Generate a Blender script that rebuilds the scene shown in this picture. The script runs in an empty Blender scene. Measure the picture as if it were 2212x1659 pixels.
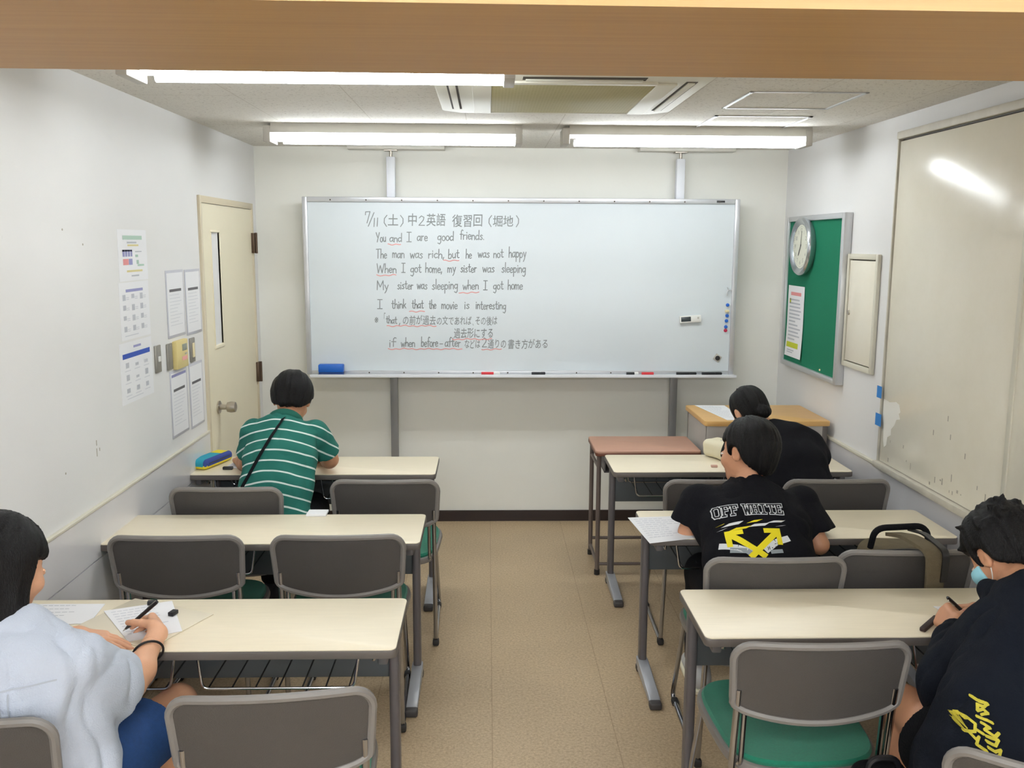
import bpy, bmesh, math, random
import numpy as np
from mathutils import Vector, Matrix
from mathutils.bvhtree import BVHTree

S = bpy.context.scene
COL = S.collection
PI = math.pi

# ------------------------------------------------------------------ camera
cam_d = bpy.data.cameras.new('camera')
cam = bpy.data.objects.new('camera', cam_d)
COL.objects.link(cam)
cam_d.sensor_fit = 'HORIZONTAL'
cam_d.sensor_width = 36.0
cam_d.lens = 36.0 * 1964.3 / 2212.0
cam_d.clip_start = 0.05
YAW, PITCH, ROLL, CAMZ = 0.0277, 0.1537, 0.0049, 1.802
fw = Vector((math.sin(YAW) * math.cos(PITCH), math.cos(YAW) * math.cos(PITCH), -math.sin(PITCH)))
rt0 = Vector((math.cos(YAW), -math.sin(YAW), 0))
up0 = rt0.cross(fw)
rt = rt0 * math.cos(ROLL) + up0 * math.sin(ROLL)
up = up0 * math.cos(ROLL) - rt0 * math.sin(ROLL)
cam.matrix_world = Matrix(((rt.x, up.x, -fw.x, 0), (rt.y, up.y, -fw.y, 0), (rt.z, up.z, -fw.z, CAMZ), (0, 0, 0, 1)))
S.camera = cam

# ------------------------------------------------------------------ view and world
S.view_settings.view_transform = 'Standard'
S.view_settings.look = 'None'
S.view_settings.gamma = 1.0
S.view_settings.use_curve_mapping = False
S.view_settings.exposure = 0.0
TUBE = 27.0           # brightness of the fluorescent tubes in view
TUBE_FILL = 100.0     # stronger fill tubes added out of view behind the camera
world = bpy.data.worlds.new('world')
S.world = world
world.use_nodes = True
world.node_tree.nodes['Background'].inputs['Color'].default_value = (0.9, 0.95, 1.0, 1)
world.node_tree.nodes['Background'].inputs['Strength'].default_value = 0.1

# ------------------------------------------------------------------ room sizes (metres)
XL, XR, YB, ZC = -1.4327, 1.8764, 5.769, 2.3825
YF = -2.4             # the wall behind the camera

# ------------------------------------------------------------------ helpers
def lin(c):
    c = c / 255.0
    return c / 12.92 if c <= 0.04045 else ((c + 0.055) / 1.055) ** 2.4
def rgb(r, g, b):
    return (lin(r), lin(g), lin(b), 1.0)

class NT:
    """small wrapper to wire node materials"""
    def __init__(s, name):
        s.m = bpy.data.materials.new(name)
        s.m.use_nodes = True
        s.t = s.m.node_tree
        s.b = s.t.nodes['Principled BSDF']
    def n(s, typ, **kw):
        x = s.t.nodes.new(typ)
        for k, v in kw.items():
            if k.startswith('_'):
                setattr(x, k[1:], v)
            else:
                x.inputs[k.replace('__', ' ')].default_value = v
        return x
    def l(s, a, b):
        s.t.links.new(a, b)

def mat(name, col, rough=0.5, metal=0.0, noise=None, bump=None, coat=0.0, sheen=0.0, spec=None, stretch=(1, 1, 1), alpha=None):
    """principled material; noise=(scale, amount) mottles the colour, bump=(scale, strength) roughens the surface"""
    w = NT(name)
    b = w.b
    b.inputs['Base Color'].default_value = col
    b.inputs['Roughness'].default_value = rough
    b.inputs['Metallic'].default_value = metal
    if coat:
        b.inputs['Coat Weight'].default_value = coat
        b.inputs['Coat Roughness'].default_value = 0.1
    if sheen:
        b.inputs['Sheen Weight'].default_value = sheen
    if spec is not None:
        b.inputs['Specular IOR Level'].default_value = spec
    tc = w.n('ShaderNodeTexCoord')
    mp = w.n('ShaderNodeMapping')
    mp.inputs['Scale'].default_value = stretch
    w.l(tc.outputs['Object'], mp.inputs['Vector'])
    if noise:
        nz = w.n('ShaderNodeTexNoise', Scale=noise[0], Detail=4.0)
        w.l(mp.outputs['Vector'], nz.inputs['Vector'])
        mx = w.n('ShaderNodeMix', _data_type='RGBA', _blend_type='MULTIPLY')
        mx.inputs['Factor'].default_value = 1.0
        mx.inputs['A'].default_value = col
        rm = w.n('ShaderNodeMapRange')
        rm.inputs['From Min'].default_value = 0.25
        rm.inputs['From Max'].default_value = 0.75
        rm.inputs['To Min'].default_value = 1 - noise[1]
        rm.inputs['To Max'].default_value = 1 + noise[1] * 0.6
        w.l(nz.outputs['Fac'], rm.inputs['Value'])
        cb = w.n('ShaderNodeCombineColor')
        for k in ('Red', 'Green', 'Blue'):
            w.l(rm.outputs['Result'], cb.inputs[k])
        w.l(cb.outputs['Color'], mx.inputs['B'])
        w.l(mx.outputs['Result'], b.inputs['Base Color'])
    if bump:
        nz = w.n('ShaderNodeTexNoise', Scale=bump[0], Detail=5.0)
        w.l(mp.outputs['Vector'], nz.inputs['Vector'])
        bp = w.n('ShaderNodeBump', Strength=bump[1], Distance=0.01)
        w.l(nz.outputs['Fac'], bp.inputs['Height'])
        w.l(bp.outputs['Normal'], b.inputs['Normal'])
    return w.m

def emit(name, col, strength):
    w = NT(name)
    w.b.inputs['Base Color'].default_value = (0.9, 0.9, 0.9, 1)
    w.b.inputs['Emission Color'].default_value = col
    w.b.inputs['Emission Strength'].default_value = strength
    return w.m

def link(name, me, m=None, parent=None, smooth=True):
    o = bpy.data.objects.new(name, me)
    COL.objects.link(o)
    if m is not None:
        for k in (m if isinstance(m, (list, tuple)) else [m]):
            me.materials.append(k)
    if smooth:
        me.shade_smooth()
        try:
            me.set_sharp_from_angle(angle=math.radians(40))
        except Exception:
            pass
    if parent is not None:
        o.parent = parent
    return o

def obj(name, bm, m=None, parent=None, smooth=True):
    bmesh.ops.recalc_face_normals(bm, faces=bm.faces[:])
    me = bpy.data.meshes.new(name)
    bm.to_mesh(me)
    bm.free()
    return link(name, me, m, parent, smooth)

def tag(o, label=None, cat=None, group=None, kind=None):
    if label: o['label'] = label
    if cat: o['category'] = cat
    if group: o['group'] = group
    if kind: o['kind'] = kind
    return o

def struct(name, bm, m, parent=None, smooth=False):
    o = obj(name, bm, m, parent, smooth)
    o['kind'] = 'structure'
    return o

def thing(name, label, cat, loc=(0, 0, 0), rz=0.0, group=None):
    o = bpy.data.objects.new(name, None)
    COL.objects.link(o)
    o.empty_display_size = 0.1
    o.location = loc
    o.rotation_euler = (0, 0, rz)
    return tag(o, label, cat, group)

def dup(root, loc, rz=0.0, label=None, group=None):
    """a copy of a thing with copies of its parts and their parts"""
    r = root.copy()
    COL.objects.link(r)
    r.location = loc
    r.rotation_euler = (0, 0, rz)
    if label: r['label'] = label
    if group: r['group'] = group
    for ch in list(root.children):
        c = ch.copy()
        COL.objects.link(c)
        c.parent = r
        for g in list(ch.children):
            d = g.copy()
            COL.objects.link(d)
            d.parent = c
    return r

def B():
    return bmesh.new()

def box(bm, lo, hi, bev=0.0, seg=2, mi=0, rot=None, piv=None):
    """axis aligned box between two corners, edges bevelled, optionally turned about a pivot"""
    lo, hi = Vector(lo), Vector(hi)
    r = bmesh.ops.create_cube(bm, size=1.0)
    vs = r['verts']
    c, d = (lo + hi) / 2, hi - lo
    for v in vs:
        v.co = Vector((v.co.x * d.x, v.co.y * d.y, v.co.z * d.z)) + c
    if bev > 0:
        es = list({e for v in vs for e in v.link_edges})
        rr = bmesh.ops.bevel(bm, geom=es, offset=bev, segments=seg, affect='EDGES', profile=0.5)
        vs = list({v for f in rr['faces'] for v in f.verts} | {v for v in vs if v.is_valid})
    if rot is not None:
        p = Vector(piv) if piv is not None else c
        for v in vs:
            v.co = rot @ (v.co - p) + p
    if mi:
        for f in {f for v in vs for f in v.link_faces}:
            f.material_index = mi
    return vs

def fillet(pts, rad, k=5, closed=False):
    """round the corners of a polyline"""
    pts = [Vector(p) for p in pts]
    out = []
    n = len(pts)
    for i, p in enumerate(pts):
        if not closed and (i == 0 or i == n - 1):
            out.append(p)
            continue
        a, b = pts[i - 1] - p, pts[(i + 1) % n] - p
        r = min(rad, a.length * 0.49, b.length * 0.49)
        a, b = p + a.normalized() * r, p + b.normalized() * r
        for j in range(k + 1):
            t = j / k
            out.append(a * (1 - t) ** 2 + p * 2 * t * (1 - t) + b * t * t)
    return out

def tube(bm, pts, r, n=10, closed=False, caps=True, mi=0, flat=1.0):
    """a round bar swept along a polyline; r may be a list"""
    pts = [Vector(p) for p in pts]
    m = len(pts)
    rs = r if isinstance(r, (list, tuple)) else [r] * m
    rings = []
    nrm = None
    for i, p in enumerate(pts):
        if closed:
            t = (pts[(i + 1) % m] - pts[i - 1]).normalized()
        else:
            t = (pts[min(i + 1, m - 1)] - pts[max(i - 1, 0)]).normalized()
        if nrm is None:
            nrm = t.orthogonal().normalized()
            if abs(t.z) < 0.9:
                nrm = t.cross(Vector((0, 0, 1))).normalized()
        nrm = (nrm - t * nrm.dot(t)).normalized()
        bn = t.cross(nrm)
        rings.append([bm.verts.new(p + (nrm * math.cos(a) + bn * math.sin(a) * flat) * rs[i]) for a in [2 * PI * k / n for k in range(n)]])
    fs = []
    for i in range(m if closed else m - 1):
        a, b = rings[i], rings[(i + 1) % m]
        for k in range(n):
            fs.append(bm.faces.new((a[k], a[(k + 1) % n], b[(k + 1) % n], b[k])))
    if caps and not closed:
        fs.append(bm.faces.new(rings[0][::-1]))
        fs.append(bm.faces.new(rings[-1]))
    for f in fs:
        f.material_index = mi
        f.smooth = True
    return rings

def prism(bm, poly, fn, t0, t1, bev=0.0, mi=0):
    """extrude a 2-D polygon: fn(u, v, t) gives the point"""
    a = [bm.verts.new(fn(u, v, t0)) for u, v in poly]
    b = [bm.verts.new(fn(u, v, t1)) for u, v in poly]
    fs = [bm.faces.new(a[::-1]), bm.faces.new(b)]
    n = len(poly)
    for i in range(n):
        fs.append(bm.faces.new((a[i], a[(i + 1) % n], b[(i + 1) % n], b[i])))
    for f in fs:
        f.material_index = mi
    if bev:
        es = [e for e in fs[1].edges] + [e for e in fs[0].edges]
        bmesh.ops.bevel(bm, geom=es, offset=bev, segments=2, affect='EDGES', profile=0.5)
    return fs

def rpoly(x0, y0, x1, y1, r, k=6):
    """rounded rectangle outline"""
    out = []
    for cx, cy, a0 in ((x1 - r, y1 - r, 0), (x0 + r, y1 - r, 90), (x0 + r, y0 + r, 180), (x1 - r, y0 + r, 270)):
        for j in range(k + 1):
            a = math.radians(a0 + 90 * j / k)
            out.append((cx + r * math.cos(a), cy + r * math.sin(a)))
    return out

def lathe(bm, prof, fn, n=32, mi=0):
    """profile of (radius, height) turned about an axis; fn(x, y, h) places a point"""
    rings = [[bm.verts.new(fn(r * math.cos(2 * PI * k / n), r * math.sin(2 * PI * k / n), h)) for k in range(n)] for r, h in prof]
    for a, b in zip(rings, rings[1:]):
        for k in range(n):
            f = bm.faces.new((a[k], a[(k + 1) % n], b[(k + 1) % n], b[k]))
            f.material_index = mi
            f.smooth = True
    bm.faces.new(rings[0][::-1]).material_index = mi
    bm.faces.new(rings[-1]).material_index = mi

LIFT = [0]
def ribbon(bm, pts, w, fn, mi=0, step=None, round_ends=True, lift=False):
    """a flat painted line of width w along 2-D points, laid on a surface by fn(u, v)"""
    P = [Vector(p) for p in pts]
    if step:
        Q = [P[0]]
        for a, b in zip(P, P[1:]):
            m = max(1, int((b - a).length / step + 0.999))
            Q += [a.lerp(b, (j + 1) / m) for j in range(m)]
        P = Q
    def quad(q):
        if lift:                      # successive strokes of paint lie on one another
            LIFT[0] = (LIFT[0] + 1) % 48
            vs = [bm.verts.new(fn(u, v, LIFT[0] * 1.0e-5)) for u, v in q]
        else:
            vs = [bm.verts.new(fn(u, v)) for u, v in q]
        f = bm.faces.new(vs)
        f.material_index = mi
    for a, b in zip(P, P[1:]):
        d = b - a
        if d.length < 1e-7:
            continue
        d.normalize()
        e = Vector((-d.y, d.x)) * (w / 2)
        x = d * (w * 0.5 if round_ends == 'square' else w * 0.25 if round_ends else 0)
        quad((a - e - x, b - e + x, b + e + x, a + e - x))
    if round_ends is True:
        for p in P:
            quad([p + Vector((math.cos(t), math.sin(t))) * (w / 2) for t in [2 * PI * k / 6 for k in range(6)]])

def V(*a):
    return Vector(a)

# ------------------------------------------------------------------ materials
M = {}
def wall_material(name, col, rough, spots):
    w = NT(name)
    tc = w.n('ShaderNodeTexCoord')
    a = w.n('ShaderNodeTexNoise', Scale=1.3, Detail=3.0)
    f = w.n('ShaderNodeTexNoise', Scale=7.0, Detail=8.0, Roughness=0.7)
    w.l(tc.outputs['Object'], a.inputs['Vector'])
    w.l(tc.outputs['Object'], f.inputs['Vector'])
    r = w.n('ShaderNodeValToRGB')
    r.color_ramp.elements[0].position = 0.3
    r.color_ramp.elements[0].color = tuple(x * 0.95 for x in col[:3]) + (1,)
    r.color_ramp.elements[1].position = 0.7
    r.color_ramp.elements[1].color = col
    w.l(a.outputs['Fac'], r.inputs['Fac'])
    g = w.n('ShaderNodeValToRGB')                       # a few scuffs
    g.color_ramp.elements[0].position = 0.70
    g.color_ramp.elements[0].color = (1, 1, 1, 1)
    g.color_ramp.elements[1].position = 0.82
    g.color_ramp.elements[1].color = (1 - spots, 1 - spots, 1 - spots, 1)
    w.l(f.outputs['Fac'], g.inputs['Fac'])
    m = w.n('ShaderNodeMix', _data_type='RGBA', _blend_type='MULTIPLY')
    m.inputs['Factor'].default_value = 1
    w.l(r.outputs['Color'], m.inputs['A'])
    w.l(g.outputs['Color'], m.inputs['B'])
    w.l(m.outputs['Result'], w.b.inputs['Base Color'])
    w.b.inputs['Roughness'].default_value = rough
    b = w.n('ShaderNodeTexNoise', Scale=260.0, Detail=2.0)
    w.l(tc.outputs['Object'], b.inputs['Vector'])
    bp = w.n('ShaderNodeBump', Strength=0.08, Distance=0.003)
    w.l(b.outputs['Fac'], bp.inputs['Height'])
    w.l(bp.outputs['Normal'], w.b.inputs['Normal'])
    return w.m
M['wall'] = wall_material('white_wallpaper', rgb(235, 234, 233), 0.6, 0.35)
M['wall_back'] = wall_material('cream_wallpaper', rgb(240, 239, 231), 0.6, 0.25)
M['wainscot'] = mat('white_melamine', rgb(226, 224, 226), 0.22, noise=(2.0, 0.03))
M['trim_cream'] = mat('cream_trim', rgb(216, 211, 194), 0.45)
M['sill'] = mat('dirty_white_sill', rgb(206, 200, 186), 0.5, noise=(14.0, 0.12))
M['brown_base'] = mat('dark_brown_vinyl', rgb(42, 29, 26), 0.5)
M['door'] = mat('cream_door_paint', rgb(238, 229, 203), 0.42, noise=(3.0, 0.03))
M['door_frame'] = mat('beige_door_frame', rgb(214, 202, 176), 0.45)
M['glass_frost'] = mat('frosted_door_glass', rgb(152, 150, 116), 0.6, noise=(20.0, 0.1), spec=0.2)
M['chrome'] = mat('chrome', rgb(176, 178, 184), 0.2, 1.0)
M['steel'] = mat('brushed_steel', rgb(185, 178, 168), 0.3, 1.0)
M['alu'] = mat('aluminium', rgb(205, 206, 208), 0.38, 0.6)
M['alu_board'] = mat('silver_board_frame', rgb(200, 201, 204), 0.35, 0.5, noise=(8.0, 0.08))
M['pole_grey'] = mat('grey_pole', rgb(150, 150, 150), 0.4, 0.4)
M['pole_white'] = mat('white_pole', rgb(232, 234, 240), 0.4)
M['board_white'] = mat('whiteboard_enamel', rgb(213, 220, 224), 0.16, noise=(1.2, 0.03))
M['ink'] = mat('marker_ink', rgb(132, 137, 138), 0.6, noise=(30.0, 0.25))
M['ink_red'] = mat('red_marker_ink', rgb(224, 150, 148), 0.6)
M['cream_steel'] = None
M['light_body'] = mat('white_light_housing', rgb(214, 211, 202), 0.45)
M['light_cap'] = mat('grey_lamp_holder', rgb(190, 186, 178), 0.45)
M['tube'] = emit('fluorescent_tube', (0.90, 0.955, 1.0, 1), TUBE)
M['tube_fill'] = emit('fill_light_tube', (0.90, 0.955, 1.0, 1), TUBE_FILL)
M['ac'] = mat('ivory_plastic', rgb(224, 221, 206), 0.45)
M['ac_grille'] = None
M['dark_slot'] = mat('dark_slot', rgb(70, 62, 50), 0.7)
M['laminate'] = mat('pale_birch_laminate', rgb(246, 234, 208), 0.33, noise=(9.0, 0.035), stretch=(1, 14, 1))
M['desk_edge'] = mat('grey_desk_edge', rgb(104, 97, 92), 0.5)
M['desk_metal'] = mat('grey_desk_steel', rgb(104, 100, 102), 0.38, 0.2, noise=(30.0, 0.04))
M['modesty'] = mat('slate_modesty_panel', rgb(74, 80, 84), 0.45, noise=(8.0, 0.05))
M['foot_silver'] = mat('silver_foot', rgb(178, 180, 186), 0.35, 0.3)
M['rubber'] = mat('black_rubber', rgb(34, 32, 32), 0.6)
M['dark_foot'] = mat('dark_grey_foot', rgb(66, 62, 62), 0.5)
M['chair_shell'] = mat('grey_chair_plastic', rgb(74, 70, 67), 0.5, bump=(420.0, 0.25))
M['chair_rim'] = mat('grey_chair_rim', rgb(124, 119, 115), 0.42)
M['seat_green'] = mat('green_seat_fabric', rgb(0, 112, 86), 0.85, noise=(120.0, 0.12), bump=(500.0, 0.3), sheen=0.2)
M['green_board'] = mat('green_felt_board', rgb(0, 116, 84), 0.9, noise=(160.0, 0.08))
M['paper'] = mat('white_paper', rgb(240, 240, 243), 0.7)
M['print_grey'] = mat('grey_print', rgb(190, 192, 200), 0.8)
M['print_dark'] = mat('dark_print', rgb(104, 102, 106), 0.8)
M['print_faint'] = mat('faint_print', rgb(214, 215, 222), 0.8)
M['print_green'] = mat('green_print', rgb(178, 204, 190), 0.8)
M['print_yellow'] = mat('yellow_print', rgb(224, 212, 156), 0.8)
M['print_lime'] = mat('lime_print', rgb(196, 204, 50), 0.8)
M['print_blue'] = mat('blue_print', rgb(52, 84, 176), 0.8)
M['print_violet'] = mat('violet_print', rgb(152, 152, 196), 0.8)
M['print_red'] = mat('red_print', rgb(226, 150, 150), 0.8)
M['clear_frame'] = mat('grey_plastic_sleeve', rgb(196, 196, 206), 0.3)
M['switch_grey'] = mat('grey_switch_plate', rgb(146, 142, 134), 0.4, 0.3)
M['yellowed'] = mat('yellowed_plastic', rgb(222, 204, 140), 0.5)
M['blue_plastic'] = mat('blue_plastic', rgb(20, 98, 196), 0.45)
M['red_plastic'] = mat('red_plastic', rgb(214, 50, 58), 0.45)
M['black_plastic'] = mat('black_plastic', rgb(26, 26, 30), 0.4)
M['white_plastic'] = mat('white_plastic', rgb(228, 228, 224), 0.4)
M['cream_plastic'] = mat('cream_plastic', rgb(232, 218, 176), 0.5)
M['crimson'] = mat('crimson_magnet', rgb(190, 24, 70), 0.45)
M['lcd'] = mat('dark_display', rgb(60, 68, 72), 0.2)
M['clock_dial'] = mat('cream_dial', rgb(228, 228, 212), 0.5)
M['clock_ring'] = mat('silver_clock_ring', rgb(196, 202, 208), 0.22, 0.8)
M['dial_ink'] = mat('dial_print', rgb(150, 152, 146), 0.6)
M['wood_desk'] = mat('oak_veneer', rgb(214, 170, 106), 0.4, noise=(6.0, 0.09), stretch=(1, 9, 1))
M['desk_grey'] = mat('light_grey_steel', rgb(170, 165, 160), 0.45, noise=(6.0, 0.04))
M['brown_top'] = mat('red_brown_top', rgb(190, 146, 124), 0.4, noise=(7.0, 0.08), stretch=(1, 8, 1))
M['brown_edge'] = mat('dark_wood_edge', rgb(120, 70, 50), 0.5)
M['taupe_tube'] = mat('taupe_tube_steel', rgb(112, 100, 94), 0.4, 0.2)
M['tape_blue'] = mat('blue_masking_tape', rgb(52, 132, 206), 0.7)
M['brown_dark'] = mat('bronze_hinge', rgb(92, 74, 60), 0.4, 0.5)
M['stain'] = mat('bare_wall_patch', rgb(240, 236, 226), 0.8)
M['dirt'] = mat('scuff_marks', rgb(176, 168, 154), 0.9)

def floor_material():
    w = NT('brown_vinyl_floor')
    tc = w.n('ShaderNodeTexCoord')
    a = w.n('ShaderNodeTexNoise', Scale=95.0, Detail=5.0, Roughness=0.8)
    c = w.n('ShaderNodeTexNoise', Scale=1.6, Detail=3.0)
    for x in (a, c):
        w.l(tc.outputs['Object'], x.inputs['Vector'])
    r = w.n('ShaderNodeValToRGB')
    r.color_ramp.elements[0].position = 0.3
    r.color_ramp.elements[0].color = rgb(152, 130, 100)
    r.color_ramp.elements[1].position = 0.7
    r.color_ramp.elements[1].color = rgb(212, 188, 154)
    w.l(a.outputs['Fac'], r.inputs['Fac'])
    br = w.n('ShaderNodeTexBrick', Scale=1.0)
    br.offset = 0.0
    br.inputs['Color1'].default_value = (1, 1, 1, 1)
    br.inputs['Color2'].default_value = (0.97, 0.97, 0.97, 1)
    br.inputs['Mortar'].default_value = (0.78, 0.75, 0.72, 1)
    br.inputs['Mortar Size'].default_value = 0.0022
    br.inputs['Brick Width'].default_value = 0.457
    br.inputs['Row Height'].default_value = 60.0
    mp = w.n('ShaderNodeMapping')
    mp.inputs['Location'].default_value = (-0.02, 30.0, 0)
    w.l(tc.outputs['Object'], mp.inputs['Vector'])
    w.l(mp.outputs['Vector'], br.inputs['Vector'])
    r2 = w.n('ShaderNodeMapRange')
    r2.inputs['From Min'].default_value = 0.3
    r2.inputs['From Max'].default_value = 0.7
    r2.inputs['To Min'].default_value = 0.9
    r2.inputs['To Max'].default_value = 1.06
    w.l(c.outputs['Fac'], r2.inputs['Value'])
    m1 = w.n('ShaderNodeMix', _data_type='RGBA', _blend_type='MULTIPLY')
    m1.inputs['Factor'].default_value = 1
    w.l(r.outputs['Color'], m1.inputs['A'])
    w.l(br.outputs['Color'], m1.inputs['B'])
    m2 = w.n('ShaderNodeMix', _data_type='RGBA', _blend_type='MULTIPLY')
    m2.inputs['Factor'].default_value = 1
    w.l(m1.outputs['Result'], m2.inputs['A'])
    cb = w.n('ShaderNodeCombineColor')
    for k in ('Red', 'Green', 'Blue'):
        w.l(r2.outputs['Result'], cb.inputs[k])
    w.l(cb.outputs['Color'], m2.inputs['B'])
    w.l(m2.outputs['Result'], w.b.inputs['Base Color'])
    w.b.inputs['Roughness'].default_value = 0.42
    bp = w.n('ShaderNodeBump', Strength=0.08, Distance=0.002)
    w.l(a.outputs['Fac'], bp.inputs['Height'])
    w.l(bp.outputs['Normal'], w.b.inputs['Normal'])
    return w.m
M['floor'] = floor_material()

def ceiling_material():
    w = NT('speckled_ceiling_board')
    tc = w.n('ShaderNodeTexCoord')
    a = w.n('ShaderNodeTexNoise', Scale=75.0, Detail=4.0, Roughness=0.75)
    v = w.n('ShaderNodeTexVoronoi', Scale=26.0)
    for x in (a, v):
        w.l(tc.outputs['Object'], x.inputs['Vector'])
    r = w.n('ShaderNodeValToRGB')
    r.color_ramp.elements[0].position = 0.30
    r.color_ramp.elements[0].color = rgb(172, 165, 155)
    r.color_ramp.elements[1].position = 0.44
    r.color_ramp.elements[1].color = rgb(228, 224, 216)
    w.l(a.outputs['Fac'], r.inputs['Fac'])
    rv = w.n('ShaderNodeValToRGB')
    rv.color_ramp.elements[0].position = 0.05
    rv.color_ramp.elements[0].color = (0.55, 0.52, 0.48, 1)
    rv.color_ramp.elements[1].position = 0.11
    rv.color_ramp.elements[1].color = (1, 1, 1, 1)
    w.l(v.outputs['Distance'], rv.inputs['Fac'])
    br = w.n('ShaderNodeTexBrick', Scale=1.0)
    br.offset = 0.5
    br.inputs['Color1'].default_value = (1, 1, 1, 1)
    br.inputs['Color2'].default_value = (0.985, 0.985, 0.985, 1)
    br.inputs['Mortar'].default_value = (0.8, 0.78, 0.75, 1)
    br.inputs['Mortar Size'].default_value = 0.0025
    br.inputs['Brick Width'].default_value = 0.91
    br.inputs['Row Height'].default_value = 0.455
    mp = w.n('ShaderNodeMapping')
    mp.inputs['Rotation'].default_value = (0, 0, PI / 2)
    mp.inputs['Location'].default_value = (0.18, 0.1, 0)
    w.l(tc.outputs['Object'], mp.inputs['Vector'])
    w.l(mp.outputs['Vector'], br.inputs['Vector'])
    m1 = w.n('ShaderNodeMix', _data_type='RGBA', _blend_type='MULTIPLY')
    m1.inputs['Factor'].default_value = 1
    m2 = w.n('ShaderNodeMix', _data_type='RGBA', _blend_type='MULTIPLY')
    m2.inputs['Factor'].default_value = 1
    w.l(r.outputs['Color'], m1.inputs['A'])
    w.l(rv.outputs['Color'], m1.inputs['B'])
    w.l(m1.outputs['Result'], m2.inputs['A'])
    w.l(br.outputs['Color'], m2.inputs['B'])
    w.l(m2.outputs['Result'], w.b.inputs['Base Color'])
    w.b.inputs['Roughness'].default_value = 0.9
    bp = w.n('ShaderNodeBump', Strength=0.3, Distance=0.004)
    w.l(a.outputs['Fac'], bp.inputs['Height'])
    w.l(bp.outputs['Normal'], w.b.inputs['Normal'])
    return w.m
M['ceiling'] = ceiling_material()

def beam_material():
    w = NT('light_oak_beam')
    tc = w.n('ShaderNodeTexCoord')
    mp = w.n('ShaderNodeMapping')
    mp.inputs['Scale'].default_value = (0.8, 30.0, 30.0)
    w.l(tc.outputs['Object'], mp.inputs['Vector'])
    a = w.n('ShaderNodeTexNoise', Scale=3.0, Detail=6.0, Roughness=0.65)
    w.l(mp.outputs['Vector'], a.inputs['Vector'])
    r = w.n('ShaderNodeValToRGB')
    r.color_ramp.elements[0].position = 0.25
    r.color_ramp.elements[0].color = rgb(166, 126, 72)
    r.color_ramp.elements[1].position = 0.75
    r.color_ramp.elements[1].color = rgb(182, 142, 84)
    w.l(a.outputs['Fac'], r.inputs['Fac'])
    w.l(r.outputs['Color'], w.b.inputs['Base Color'])
    w.b.inputs['Roughness'].default_value = 0.45
    return w.m
M['beam'] = beam_material()

def grille_material():
    w = NT('dusty_filter_grille')
    tc = w.n('ShaderNodeTexCoord')
    br = w.n('ShaderNodeTexBrick', Scale=1.0)
    br.offset = 0.0
    br.inputs['Color1'].default_value = rgb(176, 168, 124)
    br.inputs['Color2'].default_value = rgb(170, 162, 119)
    br.inputs['Mortar'].default_value = rgb(182, 174, 132)
    br.inputs['Mortar Size'].default_value = 0.0018
    br.inputs['Brick Width'].default_value = 0.012
    br.inputs['Row Height'].default_value = 0.012
    w.l(tc.outputs['Object'], br.inputs['Vector'])
    w.l(br.outputs['Color'], w.b.inputs['Base Color'])
    w.b.inputs['Roughness'].default_value = 0.7
    return w.m
M['ac_grille'] = grille_material()

def cream_steel_material():
    w = NT('scuffed_cream_steel')
    tc = w.n('ShaderNodeTexCoord')
    a = w.n('ShaderNodeTexNoise', Scale=2.0, Detail=9.0, Roughness=0.7)
    f = w.n('ShaderNodeTexNoise', Scale=9.0, Detail=10.0, Roughness=0.75)
    w.l(tc.outputs['Object'], a.inputs['Vector'])
    w.l(tc.outputs['Object'], f.inputs['Vector'])
    r = w.n('ShaderNodeValToRGB')
    r.color_ramp.elements[0].position = 0.3
    r.color_ramp.elements[0].color = rgb(236, 229, 210)
    r.color_ramp.elements[1].position = 0.65
    r.color_ramp.elements[1].color = rgb(243, 237, 221)
    w.l(a.outputs['Fac'], r.inputs['Fac'])
    g = w.n('ShaderNodeValToRGB')
    g.color_ramp.elements[0].position = 0.68
    g.color_ramp.elements[0].color = (1, 1, 1, 1)
    g.color_ramp.elements[1].position = 0.8
    g.color_ramp.elements[1].color = (0.72, 0.68, 0.6, 1)
    w.l(f.outputs['Fac'], g.inputs['Fac'])
    m = w.n('ShaderNodeMix', _data_type='RGBA', _blend_type='MULTIPLY')
    m.inputs['Factor'].default_value = 1
    w.l(r.outputs['Color'], m.inputs['A'])
    w.l(g.outputs['Color'], m.inputs['B'])
    w.l(m.outputs['Result'], w.b.inputs['Base Color'])
    w.b.inputs['Roughness'].default_value = 0.2
    w.b.inputs['Specular IOR Level'].default_value = 0.4
    return w.m
M['cream_steel'] = cream_steel_material()

# ------------------------------------------------------------------ the room shell
b = B(); box(b, (XL - 0.12, YF - 0.12, -0.1), (XR + 0.12, YB + 0.12, 0.0)); struct('floor', b, M['floor'])
b = B(); box(b, (XL - 0.12, YF - 0.12, ZC), (XR + 0.12, YB + 0.12, ZC + 0.1)); struct('ceiling', b, M['ceiling'])
b = B(); box(b, (XL - 0.12, YB, 0.0), (XR + 0.12, YB + 0.12, ZC)); struct('wall_back', b, M['wall_back'])
b = B(); box(b, (XL - 0.12, YF, 0.0), (XL, YB, ZC)); struct('wall_left', b, M['wall'])
b = B(); box(b, (XR, YF, 0.0), (XR + 0.12, YB, ZC)); struct('wall_right', b, M['wall'])
b = B(); box(b, (XL - 0.12, YF - 0.12, 0.0), (XR + 0.12, YF, ZC)); struct('wall_front', b, M['wall'])
b = B(); box(b, (XL, YB - 0.012, 0.0), (XR, YB, 0.071)); struct('baseboard_back', b, M['brown_base'])

# the oak faced lintel over the opening that the room is seen through
b = B()
skew = 0.0144
q = [(XL, 1.004 + skew * XL), (XR, 1.004 + skew * XR), (XR, 1.408 + skew * XR), (XL, 1.408 + skew * XL)]
prism(b, q, lambda u, v, t: V(u, v, t), 2.05, ZC)
struct('trim_1', b, M['beam'])

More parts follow.
